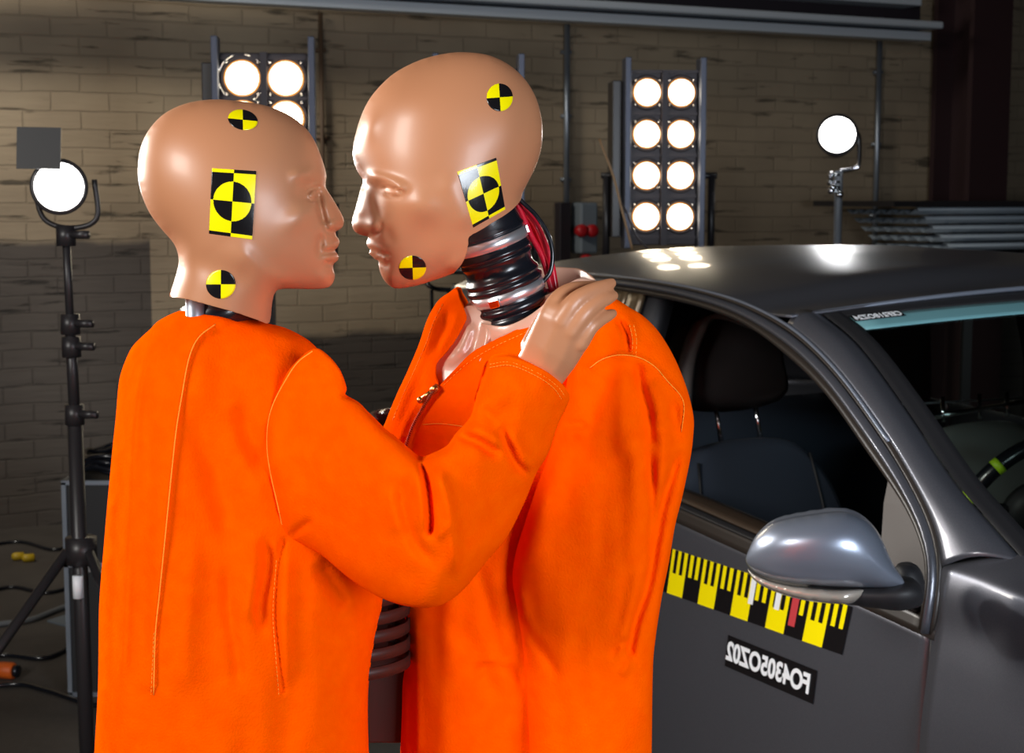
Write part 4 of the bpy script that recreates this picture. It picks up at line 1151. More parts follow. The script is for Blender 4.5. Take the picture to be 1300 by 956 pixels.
crop = hz+[(342, 410)]+zoomed(150, 100, 2.9875, [(530, 915), (440, 885), (350, 860), (250, 834), (195, 826)])+zoomed(150, 100, 2.9875, [(205, 790), (222, 735), (230, 690), (222, 648), (203, 614), (160, 565), (120, 510), (93, 450), (79, 395)])
ext = hz+[(343, 410), (340, 450), (335, 500), (270, 520), (205, 500), (207, 440), (212, 395)]+zoomed(150, 100, 2.9875, [(205, 790), (222, 735), (230, 690), (222, 648), (203, 614), (160, 565), (120, 510), (93, 450), (79, 395)])
relL = [
    blob((397, 243), -11, 15, 12), stroke([(362, 226), (380, 222), (396, 219), (410, 220)], 3, 8, taper=.4),
    blob((398, 245.5), 7, 8.5, 6.5), stroke([(387, 248), (394, 241), (402, 237.5), (410, 239)], -5.5, 1.9, taper=.2), stroke([(387, 248), (395, 253.5), (405, 254)], -5, 1.8, taper=.2), stroke([(390, 242), (397, 236.5), (408, 235)], 3, 2.2, taper=.3), stroke([(400, 241), (405, 246), (402, 251)], -2.5, 1.2),
    blob((382, 276), 4, 24, 15, -.6),
    stroke([(404, 236), (405, 250), (407, 264), (411, 280), (414, 291)], -10, 4.5, taper=.25),
    blob((424, 285), 6, 7, 6), stroke([(415, 284), (414, 291), (420, 295.5), (427, 294)], -4, 2.2),
    stroke([(409, 321), (416, 320.5), (426, 318.5)], -5, 2.0), blob((422, 312), 4, 8, 4), blob((421, 327), 4.5, 8, 4.5), stroke([(411, 333), (418, 335), (424, 335)], -4, 3),
    stroke([(408, 292), (407, 305), (406, 318), (409, 332)], -6, 5, taper=.4), blob((413, 352), 3, 10, 8),
    stroke([(290, 300), (310, 326), (335, 346), (360, 358), (392, 363)], 4, 13, 's', .3, s2=26),
    stroke([(238, 318), (262, 336), (300, 348), (335, 362)], -3, 18, taper=.3),
    stroke([(345, 350), (341, 375), (335, 400)], -1, 8),
]
HL = Body(crop, (300, 245), DF, rgain=1.7, fade=6, kappa=1.07, ext=ext, relief=relL, g=3, n=3)
headL = HL.build('head', SKIN, dumL, 2.6)
headL['label'] = 'smooth bald tan plastic head in profile facing right'
HL.round_sticker((308.3, 152), 19, 12.8, math.radians(12), math.radians(-9), headL)
HL.round_sticker((280.4, 361), 18.8, 18.3, 0, math.radians(0), headL)
HL.square_sticker(((268.8, 213.2), (325.7, 216.8), (320.5, 304.5), (265, 297)), headL, cen=(.497, .475), rad=.43)
# neck stump below the head: black rim and steel post
def capring(bm):
    c = Vector(at(281, 393, DF)); up_ = (Vector(at(255, 320, DF))-Vector(at(283, 410, DF))).normalized()
    lathe(bm, [(.040, -.02), (.043, -.004), (.040, .012)], frame(c, up_), 32)
simple('neck_rim', capring, RUB, dumL)
def post(bm): tube(bm, [at(247, 372, DF-.045), at(250, 470, DF-.02)], .0095, 16)
simple('neck_post', post, STEEL, dumL)
# torso of the jumpsuit
def z4(pts): return zoomed(100, 370, 1.874, pts)
torso = z4([(168, 92), (185, 74), (215, 57), (250, 44), (290, 37), (350, 41), (410, 66), (450, 78), (500, 92), (560, 128)])+[(420, 470), (440, 520), (450, 580), (462, 640), (478, 700), (486, 745), (485, 770), (478, 800), (470, 850), (467, 900), (470, 1000), (478, 1160), (300, 1180), (116, 1160), (118, 1000), (123, 900)]+z4([(46, 930), (47, 860), (48, 760), (53, 680), (60, 600), (67, 515), (75, 430), (81, 365), (88, 300), (95, 220), (105, 180), (125, 135), (148, 110)])
relT = [
    stroke(z4([(325, 78), (285, 110), (262, 160), (245, 250), (232, 330), (222, 420), (212, 520), (203, 610), (192, 720), (182, 820), (178, 960)]), 2.6, 2.6, 's', .03, s2=16),
    stroke(z4([(180, 110), (150, 200), (135, 300), (128, 400), (122, 520), (115, 700), (105, 950)]), 4, 7, taper=.1),
    stroke(z4([(160, 200), (165, 330), (165, 480), (160, 650), (150, 950)]), -3, 9, taper=.2),
    stroke(z4([(100, 420), (90, 560), (82, 760), (78, 960)]), -3, 6, taper=.2),
    stroke(z4([(300, 240), (290, 330), (318, 430), (345, 530), (352, 640)]), -7, 17, taper=.3),
    stroke(z4([(350, 640), (358, 760), (375, 860), (380, 960)]), -4, 9, taper=.2),
    stroke(z4([(370, 250), (400, 340), (430, 410), (455, 450)]), -8, 14, taper=.3), stroke(z4([(340, 200), (375, 300), (420, 450), (430, 560)]), 3, 16),
    stroke(z4([(440, 560), (450, 650), (430, 750), (445, 830)]), -6, 8, taper=.3), stroke(z4([(415, 560), (415, 680), (400, 800)]), 4, 12),
    stroke(z4([(488, 585), (476, 650), (468, 760), (476, 860), (484, 960)]), -4, 3.5, taper=.03),
    stroke(z4([(500, 600), (495, 700), (492, 800), (500, 950)]), 3.5, 9, taper=.2), stroke(z4([(560, 640), (600, 700), (640, 760)]), -5, 10), 
    stroke(z4([(280, 560), (270, 700), (250, 850), (250, 980)]), 3.5, 16, taper=.2),
    stroke(z4([(205, 70), (260, 64), (330, 62), (420, 85), (520, 118)]), 1.6, 3, 's', .05, s2=6),
    stroke(z4([(300, 110), (320, 84), (360, 72)]), 2.5, 4), nz(.012, .006, 3.1, 5), nz(.03, .009, 9.4, 2.4),
]
TL = Body(torso, (300, 600), DF+.02, rgain=2.0, kappa=1.0, wmax=150, p=3, relief=relT, g=6, n=5)
suitL = TL.build('jumpsuit', ORANGE, dumL, 4)
suitL['label'] = 'orange cotton jumpsuit seen from the back'
TL.line('back_seam', z4([(325, 78), (285, 110), (262, 160), (245, 250), (232, 330), (222, 420), (212, 520), (203, 610), (192, 720), (182, 820), (178, 960)]), SEAM, suitL, .0007, .0002)
TL.dashes('stitching', z4([(179, 812), (172, 960)]), SEAM, suitL)
TL.dashes('stitching', z4([(470, 640), (462, 760), (468, 860), (476, 960)]), SEAM, suitL)
# sleeve reaching across
sl = z4([(478, 230), (498, 190), (530, 155), (562, 135), (590, 150), (620, 185), (637, 230), (634, 250)])+[(455, 512), (470, 528), (490, 548), (515, 568), (531, 583), (536, 584), (550, 577.5), (567, 568.5), (578, 552.5), (597, 531), (603.7, 501), (611, 473), (620, 456.5), (643, 452.8), (659.5, 457), (676, 463.5), (693, 471.5), (707, 481.5), (719, 493.5), (723.5, 504), (719, 518), (709, 538), (703, 556), (695.6, 577), (681.7, 599.4), (665, 640), (643, 682.6), (615, 716), (590, 747), (567, 765), (548, 771.5), (525, 771), (500, 765.5), (473.5, 754), (441.5, 733), (409.5, 706), (377.5, 688)]+z4([(490, 583), (470, 520), (452, 440), (445, 370), (450, 310), (462, 265)])
def z6(pts): return zoomed(480, 460, 3.677, pts)
relS = [
    stroke(z6([(190, 455), (212, 500), (228, 560), (236, 640), (242, 720), (246, 790), (256, 822)]), -12, 5.0, taper=.12),
    stroke(z6([(262, 810), (300, 790), (318, 740)]), 4, 7), stroke(z6([(270, 470), (290, 540), (325, 640), (345, 760), (355, 900), (350, 1010)]), 9, 10, taper=.2),
    stroke(z6([(160, 440), (180, 520), (205, 620), (215, 720), (225, 800)]), 5, 9),
    stroke(z6([(95, 500), (105, 580), (112, 660), (150, 790), (200, 880), (300, 960)]), -7, 8.5, taper=.25), stroke(z6([(60, 560), (70, 700), (110, 820)]), 4, 14),
    stroke(z6([(355, 335), (420, 355), (480, 380), (530, 415), (590, 424)]), -8, 6, taper=.25), stroke(z6([(400, 300), (470, 320), (540, 355), (600, 400)]), 5, 8),
    stroke(z6([(575, 285), (590, 350), (620, 420), (660, 490), (720, 550)]), -8, 5.5, taper=.25), stroke(z6([(620, 300), (650, 380), (700, 460), (760, 510)]), 5, 10),
    stroke(z6([(480, 200), (520, 250), (570, 290)]), -3.5, 8), stroke(z6([(430, 270), (480, 210), (540, 180), (640, 130)]), 3, 12),
    stroke(z6([(880, 180), (830, 240), (790, 330), (775, 430)]), -5, 9), 
    stroke(z6([(370, 900), (440, 800), (540, 720), (640, 640)]), -3, 16), stroke(z6([(360, 1050), (400, 960), (480, 860), (560, 790)]), 3, 14),
    stroke(z4([(500, 590), (520, 570), (560, 542)]), -5, 5), stroke(z4([(470, 520), (530, 600), (640, 690), (720, 745)]), -2, 14),
    stroke(z4([(520, 200), (500, 300), (520, 420), (560, 500)]), -4, 20, taper=.3), stroke(z4([(600, 200), (640, 300), (720, 380), (800, 480)]), 4, 22, taper=.3),
    stroke(z4([(530, 210), (540, 180), (600, 200)]), -2, 5), nz(.014, .014, 5.7, 5), nz(.04, .03, 2.2, 1.6),
]
relS += [stroke([(618, 466), (643, 463), (662, 467.5), (690, 481.5), (711, 499), (716, 509)], 2.2, 2.2, 's', .05, s2=3.5)]
def DSf(x, y):
    k = np.clip((np.asarray(x, float)-370)/(560-370), 0, 1); k2 = np.clip((np.asarray(x, float)-560)/150, 0, 1)
    return 1.545-.085*k*k*(3-2*k)+.045*k2
slx = [q for q in sl]; ia = next(i for i, q in enumerate(sl) if q == (603.7, 501)); ib = next(i for i, q in enumerate(sl) if q == (719, 518))
slx = sl[:ia]+[(606, 500), (622, 455), (650, 400), (690, 360), (745, 385), (762, 430), (738, 480)]+sl[ib:]
SL = Body(sl, (560, 600), DSf, rgain=1.75, kappa=.80, wmax=90, p=3, ext=slx, relief=relS, g=4, n=5)
sleL = SL.build('sleeve', ORANGE, suitL, 4)
SL.dashes('cuff_stitching', [(622, 462.5), (643, 459.5), (661, 464), (690, 477.5), (708, 491), (717, 503)], SEAM, sleL, 2.6, 1.6, .0004)
SL.dashes('cuff_stitching', [(622, 466.5), (643, 463.5), (661, 468), (688, 481.5), (704, 494), (713, 507)], SEAM, sleL, 2.6, 1.6, .0004)
SL.line('armhole_seam', z4([(556, 142), (520, 170), (490, 215), (462, 270), (450, 320), (449, 380), (458, 440), (474, 510), (487, 572)]), SEAM, sleL, .0007, .0002)
# legs and boots under the jumpsuit
def legs(dum, suit, cx_, cy_, yaw, ztop=.92):
    R_ = Matrix.Translation((cx_, cy_, 0)) @ Matrix.Rotation(yaw, 4, 'Z')
    for sx in (-1, 1):
        bm = bmesh.new(); P = [R_ @ Vector((sx*.085, 0, ztop)), R_ @ Vector((sx*.09, .01, .7)), R_ @ Vector((sx*.10, 0, .48)), R_ @ Vector((sx*.105, .01, .25)), R_ @ Vector((sx*.11, .01, .07))]
        C = catmull(P, 6); rs = np.interp(np.linspace(0, 1, len(C)), [0, .3, .6, 1], [.098, .088, .07, .075]); tube(bm, C, list(rs), 24)
        bmobj('trouser_leg', bm, ORANGE, suit, True)
        bm = bmesh.new(); P = [R_ @ Vector((sx*.11, .06, .06)), R_ @ Vector((sx*.11, .02, .062)), R_ @ Vector((sx*.112, -.06, .052)), R_ @ Vector((sx*.115, -.15, .042)), R_ @ Vector((sx*.115, -.19, .036))]
        tube(bm, catmull(P, 5), list(np.interp(np.linspace(0, 1, 21), [0, .2, .7, 1], [.04, .05, .042, .03])), 20)
        tube(bm, [R_ @ Vector((sx*.11, .02, .06)), R_ @ Vector((sx*.11, .02, .16))], .05, 20)
        bmobj('boot', bm, RUB, dum, True)
legs(dumL, suitL, dl.x, dl.y+.01, math.radians(125), .86)
# ribs of the dummy's chest, seen between the two suits
RC = mat('dark_rib_steel', (.045, .014, .010), .45, .2)
cR = Vector(at(478, 800, 1.70))
for k in range(6):
    z0 = at(480, 730+23*k, 1.70)[2]
    bm = bmesh.new(); pts = []
    C = [(cR.x-.10+.135*math.cos(a), cR.y+.02+.08*math.sin(a)) for a in np.linspace(-2.0, 2.0, 30)]
    V = []; F = []
    for (x, y) in C:
        V += [(x, y, z0-.0065), (x, y, z0+.0065)]
    for i in range(len(C)-1): F.append((2*i, 2*i+2, 2*i+3, 2*i+1))
    bm.free()
    o = meshobj('rib', V, F, RC, dumL); md = o.modifiers.new('s', 'SOLIDIFY'); md.thickness = .003
def spine(bm): box(bm, (cR.x-.02, cR.y+.07, cR.z), (.10, .01, .30), None, .003)
simple('chest_plate', spine, RC, dumL, False)

# ---------------- hand on the shoulder: palm, four fingers and thumb grown together
def hand(name, m, parent, jt, palm, vox=.0015, smooth=9):
    bm = bmesh.new()
    for pts, rad in jt:
        C = catmull([at(*p) for p in pts], 6); rs = np.interp(np.linspace(0, 1, len(C)), np.linspace(0, 1, len(rad)), rad)
        tube(bm, C, list(rs), 16)
        for q, r_ in ((C[-1], rs[-1]), (C[0], rs[0])): bmesh.ops.create_uvsphere(bm, u_segments=16, v_segments=10, radius=r_, matrix=Matrix.Translation(Vector(q)))
    P_ = np.array([p for p, r in palm], float); A_ = np.array([r for p, r in palm], float); kk = np.linspace(0, len(palm)-1, 13)
    palm = [([tuple(P_[min(int(k), len(palm)-2)]*(1-(k-min(int(k), len(palm)-2)))+P_[min(int(k), len(palm)-2)+1]*(k-min(int(k), len(palm)-2)))[j] for j in range(P_.shape[1])], [A_[min(int(k), len(palm)-2)][j]*(1-(k-min(int(k), len(palm)-2)))+A_[min(int(k), len(palm)-2)+1][j]*(k-min(int(k), len(palm)-2)) for j in range(P_.shape[1])]) for k in kk]
    for pts, rad in palm:
        C = [at(*p) for p in pts]
        tube(bm, C, list(rad), 20)
        for q, r_ in zip(C, rad): bmesh.ops.create_uvsphere(bm, u_segments=16, v_segments=10, radius=r_*.995, matrix=Matrix.Translation(Vector(q)))
    me = bpy.data.meshes.new(name); bm.to_mesh(me); bm.free()
    o = bpy.data.objects.new(name, me); COL.objects.link(o)
    md = o.modifiers.new('r', 'REMESH'); md.mode = 'VOXEL'; md.voxel_size = vox; md.use_smooth_shade = True
    sm = o.modifiers.new('s', 'SMOOTH'); sm.iterations = smooth; sm.factor = .5
    bpy.context.view_layer.update()
    me2 = bpy.data.meshes.new_from_object(o.evaluated_get(bpy.context.evaluated_depsgraph_get())); bpy.data.objects.remove(o)
    me2.name = name; me2.materials.clear(); return link(name, me2, m, parent)
handL = hand('hand', SKIN, dumL, [
    ([(697, 402, 1.483), (709, 380, 1.487), (726, 369, 1.497), (748, 366, 1.512), (766, 364, 1.525)], [.0105, .0088, .0082, .0075, .006]),
    ([(712, 408, 1.476), (729, 384, 1.474), (748, 372, 1.482), (765, 365, 1.492), (776, 359.5, 1.500)], [.0108, .0092, .0084, .0074, .0052]),
    ([(724, 420, 1.478), (741, 399, 1.475), (757, 385, 1.482), (770, 379, 1.490), (779, 375.5, 1.497)], [.0105, .0088, .0080, .0070, .005]),
    ([(736, 435, 1.484), (749, 416, 1.480), (761, 406, 1.486), (771, 401, 1.492), (778, 398, 1.498)], [.0092, .0078, .0071, .0062, .0046]),
    ([(676, 440, 1.512), (690, 412, 1.530), (708, 390, 1.545), (722, 378, 1.555)], [.012, .0105, .0095, .007]),
], [
    ([(654, 520, 1.535), (671, 466, 1.508), (684, 432, 1.494), (697, 402, 1.483), (701, 394, 1.483)], [.015, .0135, .0115, .0104, .0100]),
    ([(660, 522, 1.535), (682, 474, 1.506), (698, 440, 1.488), (712, 408, 1.477), (717, 400, 1.476)], [.017, .0155, .0130, .0110, .0104]),
    ([(664, 524, 1.535), (690, 478, 1.508), (711, 447, 1.490), (724, 420, 1.479), (729, 413, 1.478)], [.017, .0155, .0125, .0105, .0098]),
    ([(666, 528, 1.54), (696, 484, 1.514), (719, 457, 1.497), (735, 435, 1.486), (740, 428, 1.484)], [.013, .0125, .0108, .0093, .0088]),
])

# ---------------- right dummy
DM = 1.67
dr_ = Vector(at(690, 650, 1.72))
dumR = thing('crash_test_dummy', 'right crash test dummy with black bellows neck, head bent, orange jumpsuit half unzipped', 'crash test dummy', (dr_.x, dr_.y, 0))
hm = zoomed(420, 50, 2.516, [(70, 355), (73, 330), (80, 300), (95, 250), (120, 196), (158, 148), (210, 103), (290, 64), (380, 43), (450, 42), (510, 52), (565, 78), (612, 118), (648, 170), (669, 230), (677, 290), (672, 350), (653, 410), (628, 460), (613, 490)])
jaw = zoomed(420, 50, 2.516, [(388, 749), (340, 766), (280, 785), (240, 793), (205, 795), (180, 781), (162, 755), (153, 725)])
face = [(480.5, 331), (476.5, 329.5), (473, 326), (469.6, 323.3), (468.3, 320.3), (470.3, 317), (467, 313.8), (465.3, 309), (466.2, 304.5), (467.6, 300.8), (458.8, 298.4), (451.2, 294.8), (447.3, 287.5), (447.3, 278), (451.5, 263.5), (457.2, 242), (460.6, 230.5), (459.8, 226.5), (454.5, 219), (450, 208), (447.6, 196)]
cut = [(661, 254), (652.5, 264.5), (640, 274), (627, 281.7), (611, 292), (596, 300.5), (594.5, 310), (591, 326), (585, 337), (577, 346)]
cropM = hm+cut+jaw+face
extM = hm+[(664, 262), (668, 300), (650, 370), (610, 400), (580, 375), (577, 352)]+jaw+face
relM = [
    blob((468, 160), 4, 12, 22, .3), blob((520, 130), 2.5, 60, 30), blob((650, 160), 1.5, 26, 40),
    stroke([(458, 221), (468, 222), (484, 226), (504, 234), (524, 244)], 4.5, 6.5, taper=.3),
    blob((490, 241), -5.5, 24, 8, .25), blob((481, 252), -1.8, 9, 18, .1), blob((499, 243.5), 4.6, 14, 6, .25),
    stroke([(484, 238), (493, 238.5), (503, 241), (515, 246)], -2.6, 1.5, taper=.15), stroke([(486, 244), (495, 249), (504, 250), (514, 247.5)], -2.4, 1.6, taper=.2), stroke([(483, 234), (496, 235), (508, 238.5), (517, 243)], 1.6, 1.8),
    stroke([(472, 236), (476, 255), (482, 272), (485, 284)], -2.0, 6, taper=.35), stroke([(460, 236), (459, 255), (454, 278)], 2, 6),
    blob((472, 287), 4.5, 9, 8), stroke([(483, 280), (484, 288), (480, 295), (471, 299)], -2.2, 2.6), blob((452, 288), 2, 8, 7),
    stroke([(486, 284), (495, 300), (500, 315)], -2.2, 7, taper=.4),
    stroke([(469, 316.5), (478, 319.5), (488, 323), (499, 325)], -2.6, 1.8), stroke([(467, 310), (478, 314), (490, 320)], 1.8, 3.2), stroke([(474, 325), (484, 328), (494, 329)], 2.2, 3.4), stroke([(480, 333), (488, 336), (496, 337)], -2, 4),
    blob((495, 352), 3, 12, 10), blob((535, 262), 5, 30, 20, .3), blob((535, 305), -4, 26, 30, .3), stroke([(505, 366), (540, 357), (572, 343), (590, 318)], 3.5, 9, taper=.3),
    stroke([(560, 215), (575, 245), (590, 280), (594, 300)], 2.5, 16, taper=.3),
]
HM = Body(cropM, (570, 210), DM, rgain=1.7, fade=7, kappa=1.04, ext=extM, relief=relM, g=3, n=3)
headR = HM.build('head', SKIN, dumR, 2.6)
headR['label'] = 'large bald tan plastic head bent forward, facing left'
HM.round_sticker((634.5, 123.6), 16.6, 17.6, 0, math.radians(-4), headR)
HM.round_sticker((523.8, 340), 17.2, 15.4, 0, math.radians(-2), headR)
HM.square_sticker(((580.2, 218), (630.2, 199.8), (641.8, 266), (600.8, 289.4)), headR, cen=(.5, .54), rad=.43)
# bellows neck
sM = DM/FPX
cb0 = Vector(at(651, 391, DM+.03)); ax = (Vector(at(628, 324, DM+.02))-Vector(at(643, 369, DM+.02))).normalized(); ax = (ax+Vector((0, -.22, 0))).normalized()
Mn = frame(cb0, ax)
R0 = .0392
prof = [(0, -.012), (R0*1.06, -.012), (R0*1.10, -.009), (R0*1.08, -.004), (R0*1.03, -.001), (R0*1.10, .003), (R0*1.10, .007), (R0*1.03, .010), (R0*1.02, .013), (R0*1.02, .023),
        (R0*1.07, .027), (R0*1.07, .030), (R0*1.01, .033), (R0*1.05, .037), (R0*.97, .042), (R0*.94, .047), (R0*.97, .053), (R0*1.03, .057), (R0*.99, .060), (R0*1.05, .063), (R0*1.02, .067), (R0*.985, .071), (R0*.98, .082),
        (R0*1.04, .086), (R0*1.0, .090), (R0*.96, .097), (R0*.92, .105), (R0*.93, .113), (R0*.97, .118), (R0*.93, .122), (R0*.96, .128), (R0*.9, .14), (0, .14)]
pr = catmull(prof, 3); pr = [(max(0, a), b) for a, b in pr]
neck = simple('neck_bellows', lambda bm: lathe(bm, pr, Mn, 64), RUB, dumR)
neck['label'] = 'ribbed glossy black rubber bellows neck'
BANDM = mat('bright_steel_band', (.8, .81, .84), .3, .85)
for h in (.0125, .0705):
    def bd(bm): lathe(bm, [(R0*1.0, h), (R0*1.045, h+.0004), (R0*1.055, h+.006), (R0*1.045, h+.0116), (R0*1.0, h+.012)], Mn, 64)
    b = simple('metal_band', bd, BANDM, neck)
    def scr(bm):
        a = math.radians(250) if h < .05 else math.radians(20)
        box(bm, (0, 0, 0), (.012, .006, .009), Mn @ Matrix.Translation((R0*1.05*math.cos(a), R0*1.05*math.sin(a), h+.005)) @ Matrix.Rotation(a+PI/2, 4, 'Z'), .001)
    simple('band_clasp', scr, CHROME, b, False)
# cables behind the neck
z5 = lambda pts: zoomed(560, 240, 5.3125, pts)
def cab(pts, D0, r, m, nm='cable'):
    bm = bmesh.new(); tube(bm, catmull([at(x, y, D0) for x, y in pts], 10), r, 12); return bmobj(nm, bm, m, dumR, True)
cab(z5([(490, 60), (520, 110), (600, 300), (680, 450), (722, 590), (752, 700), (765, 760)]), DM+.03, .0034, RED, 'red_cable')
cab(z5([(500, 50), (555, 120), (640, 240), (700, 375), (745, 520), (775, 690), (785, 760)]), DM+.035, .0038, RED, 'red_cable')
cab(z5([(495, 60), (535, 115), (618, 268), (690, 415), (735, 560), (765, 720)]), DM+.044, .0030, RED, 'red_cable')
cab(z5([(510, 50), (550, 90), (640, 178), (718, 300), (750, 430), (735, 560), (670, 640), (620, 680)]), DM+.02, .0024, RUB, 'black_cable')
# torso of the jumpsuit: one body, cut open at the front
z2 = lambda pts: zoomed(460, 350, 1.804, pts)
uni = [(484, 552), (490, 534), (503, 502), (516, 474), (531, 439), (543, 404), (556, 382), (578, 364), (600, 330), (640, 312), (690, 320), (730, 352), (760, 366), (785, 382), (802, 400), (838, 440), (858, 500), (862, 560), (850, 640), (836, 720), (824, 820), (820, 900), (812, 1000), (812, 1160), (660, 1185), (514, 1160), (508, 1000), (510, 900), (511, 866), (514, 845), (514, 820), (511, 794), (506, 770), (498, 700), (484, 640), (478, 590)]
zipl = [(557, 490), (548, 500), (536, 519), (526, 537), (519.5, 553), (514, 572), (508, 600), (504, 640), (502, 680)]
mainc = [(557, 490), (575, 472), (593, 453), (608, 442), (626, 433), (654, 419), (680, 407), (700, 392), (722, 380), (745, 376), (775, 380), (802, 400), (838, 440), (858, 500), (862, 560), (850, 640), (836, 720), (824, 820), (820, 900), (812, 1000), (812, 1160), (660, 1185), (514, 1160), (508, 1000), (510, 900), (511, 866), (514, 845), (514, 820), (511, 794), (506, 770), (502, 720)]+zipl[::-1][:-1]
flap = [(557, 490), (554, 481), (553, 473), (555, 461), (567, 447), (579, 431), (590, 411), (592, 401), (583.5, 378), (580, 366), (569, 372), (556, 382), (543, 404), (531, 439), (516, 474), (503, 502), (490, 534), (484, 552), (480, 600), (488, 650), (499, 700)]+zipl[::-1][1:-1]
z7 = lambda pts: zoomed(680, 360, 4.78, pts)
relMT = [
    stroke([(560, 640), (580, 720), (570, 800), (580, 900)], 3, 14, taper=.3), stroke([(600, 700), (625, 790), (640, 860)], -3, 9),
    stroke(zipl, 3, 3, taper=.05), stroke([(q[0]+7, q[1]+1) for q in zipl], -1.8, 2.5, taper=.05), stroke([(q[0]-9, q[1]-2) for q in zipl], 2.5, 4, taper=.1),
    stroke([(537, 538), (560, 537), (590, 541)], 1.6, 1.3), stroke([(534, 544), (560, 543.5), (588, 547)], -1.2, 2), stroke([(605, 505), (598, 530), (597, 545)], -2, 4),
    stroke([(560, 398), (548, 420), (536, 455), (515, 500), (500, 540)], 2.2, 3.5, taper=.1), stroke([(572, 385), (560, 420), (548, 455)], -2.5, 5), stroke([(585, 395), (575, 420), (556, 452)], 2, 4),
    stroke([(560, 486), (593, 458), (626, 438.5), (654, 425), (684, 412)], 1.6, 2.2, taper=.05),
    stroke([(740, 500), (728, 525), (716, 541), (706, 560)], -7, 8), stroke([(745, 530), (725, 538), (705, 556), (698, 580)], 5, 6), stroke([(722, 500), (738, 470), (748, 450)], -3, 10),
    stroke([(700, 600), (670, 660), (655, 700), (640, 760)], -5, 10, taper=.2),
    stroke([(590, 840), (610, 838), (640, 842), (655, 850)], 3, 4), stroke([(590, 870), (620, 846), (655, 852), (662, 880)], -3.5, 5), stroke([(528, 780), (530, 840), (532, 960)], 2, 3, taper=.1),
    stroke([(560, 780), (600, 820), (640, 900)], -3, 12), stroke([(507, 780), (520, 860), (522, 1000)], -3, 5, taper=.1), nz(.014, .008, 8.8, 4), nz(.04, .014, 1.7, 1.6),
]
kw = dict(rgain=1.9, ext=uni, kappa=.86, wmax=120, p=3, g=6)
MT = Body(mainc, (690, 650), 1.725, relief=relMT, n=5, **kw)
suitR = MT.build('jumpsuit', ORANGE, dumR, 5)
suitR['label'] = 'orange jumpsuit open at the neck'
MF = Body(flap, (690, 650), 1.725, relief=relMT, n=5, **kw)
fl_ = MF.build('front_flap', ORANGE, suitR, 4)
SKW = dict(kw); SKW['kappa'] = .76; SKW['rgain'] = .75
chest_c = [(545, 500), (548, 470), (562, 440), (580, 410), (588, 392), (600, 388), (650, 392), (700, 372), (722, 372), (735, 390), (715, 415), (670, 440), (630, 460), (600, 480), (575, 510), (555, 525)]
relC = [stroke([(620, 408), (618, 430), (610, 455), (604, 470)], 9, 5.5, taper=.2), stroke([(598, 410), (590, 432), (578, 452)], 6, 6, taper=.2), blob((602, 438), -6, 8, 22, .2), blob((575, 452), 5, 12, 8, -.6), stroke([(640, 430), (615, 452), (590, 470)], 4, 7)]
CH = Body(chest_c, (690, 650), 1.73, relief=relC, n=4, **SKW)
ch = CH.build('chest', SKIN2, dumR, 3.5); 
# neck shell: a tan ring with an open top in which the neck stands
ringp = [(596, 402, 1.70), (612, 411, 1.672), (640, 415, 1.655), (668, 404, 1.65), (694, 385, 1.652), (718, 364, 1.66), (738, 354, 1.675), (757, 356.5, 1.70), (741, 343.5, 1.74), (720, 340.5, 1.755), (690, 339.5, 1.76), (655, 345, 1.76), (620, 365, 1.75), (602, 386, 1.73)]
C = catmull([at(*p) for p in ringp], 5, True)
cen = C.mean(0)
def ringlvl(scale, dz): return [Vector(cen+(c-cen)*np.array([scale, scale, 1])+np.array([0, 0, dz])) for c in C]
lv = [ringlvl(.90, -.07), ringlvl(.95, -.03), ringlvl(.97, -.001), ringlvl(.985, .001), ringlvl(.995, 0), ringlvl(.995, -.006), ringlvl(.985, -.02), ringlvl(.96, -.04)]
V = [v for l in lv for v in l]; n = len(C); F = []
for a in range(len(lv)-1):
    for i in range(n): F.append((a*n+i, a*n+(i+1) % n, (a+1)*n+(i+1) % n, (a+1)*n+i))
F.append(tuple(range(n)))
meshobj('neck_shell', V, F, SKIN2, dumR, True)
# zip
zp = MT if True else None
Pz = catmull(zipl, 8)
Q, _ = MT.pt(Pz[:, 0], Pz[:, 1], .0014)
bm = bmesh.new(); tube(bm, Q, .0016, 6)
zb = bmobj('zip_tape', bm, mat('dark_zip_tape', (.12, .03, .01), .6), suitR, True)
L_ = np.concatenate([[0], np.cumsum(np.linalg.norm(np.diff(Q, axis=0), axis=1))]); nt_ = int(min(100, L_[-1]/.0022))
bm = bmesh.new()
for k in range(nt_):
    s_ = L_[-1]*k/nt_; p = Vector([np.interp(s_, L_, Q[:, i]) for i in range(3)]); q = Vector([np.interp(min(s_+.002, L_[-1]), L_, Q[:, i]) for i in range(3)])
    dd_ = (q-p).normalized() if (q-p).length > 1e-6 else Vector((0, 0, -1))
    box(bm, (0, 0, 0), (.0046, .0012, .0011), frame(p+Vector((0, -.0012, 0)), dd_.cross(Vector((0, -1, 0))).cross(dd_) if False else Vector((0, -1, 0)), dd_.cross(Vector((0, -1, 0)))) @ Matrix.Rotation(0, 4, 'Z'))
bmobj('zip_teeth', bm, BRASS, zb, False)
a = Vector(MT.pt(np.array([556.]), np.array([491.]), .004)[0][0]); b = Vector(MT.pt(np.array([534.]), np.array([508.]), .004)[0][0])
bm = bmesh.new(); tube(bm, [a, a.lerp(b, .35)], .0042, 8); tube(bm, [a.lerp(b, .3), b], [.0024, .0030], 8); bmesh.ops.create_uvsphere(bm, u_segments=10, v_segments=8, radius=.004, matrix=Matrix.Translation(b))
bmobj('zip_slider', bm, BRASS, zb, True)
MT.dashes('collar_stitching', [(563, 489), (595, 460), (628, 440), (656, 427), (684, 414)], SEAM, suitR)
MT.line('yoke_seam', [(537, 539), (560, 538), (592, 542)], SEAM, suitR, .0006)
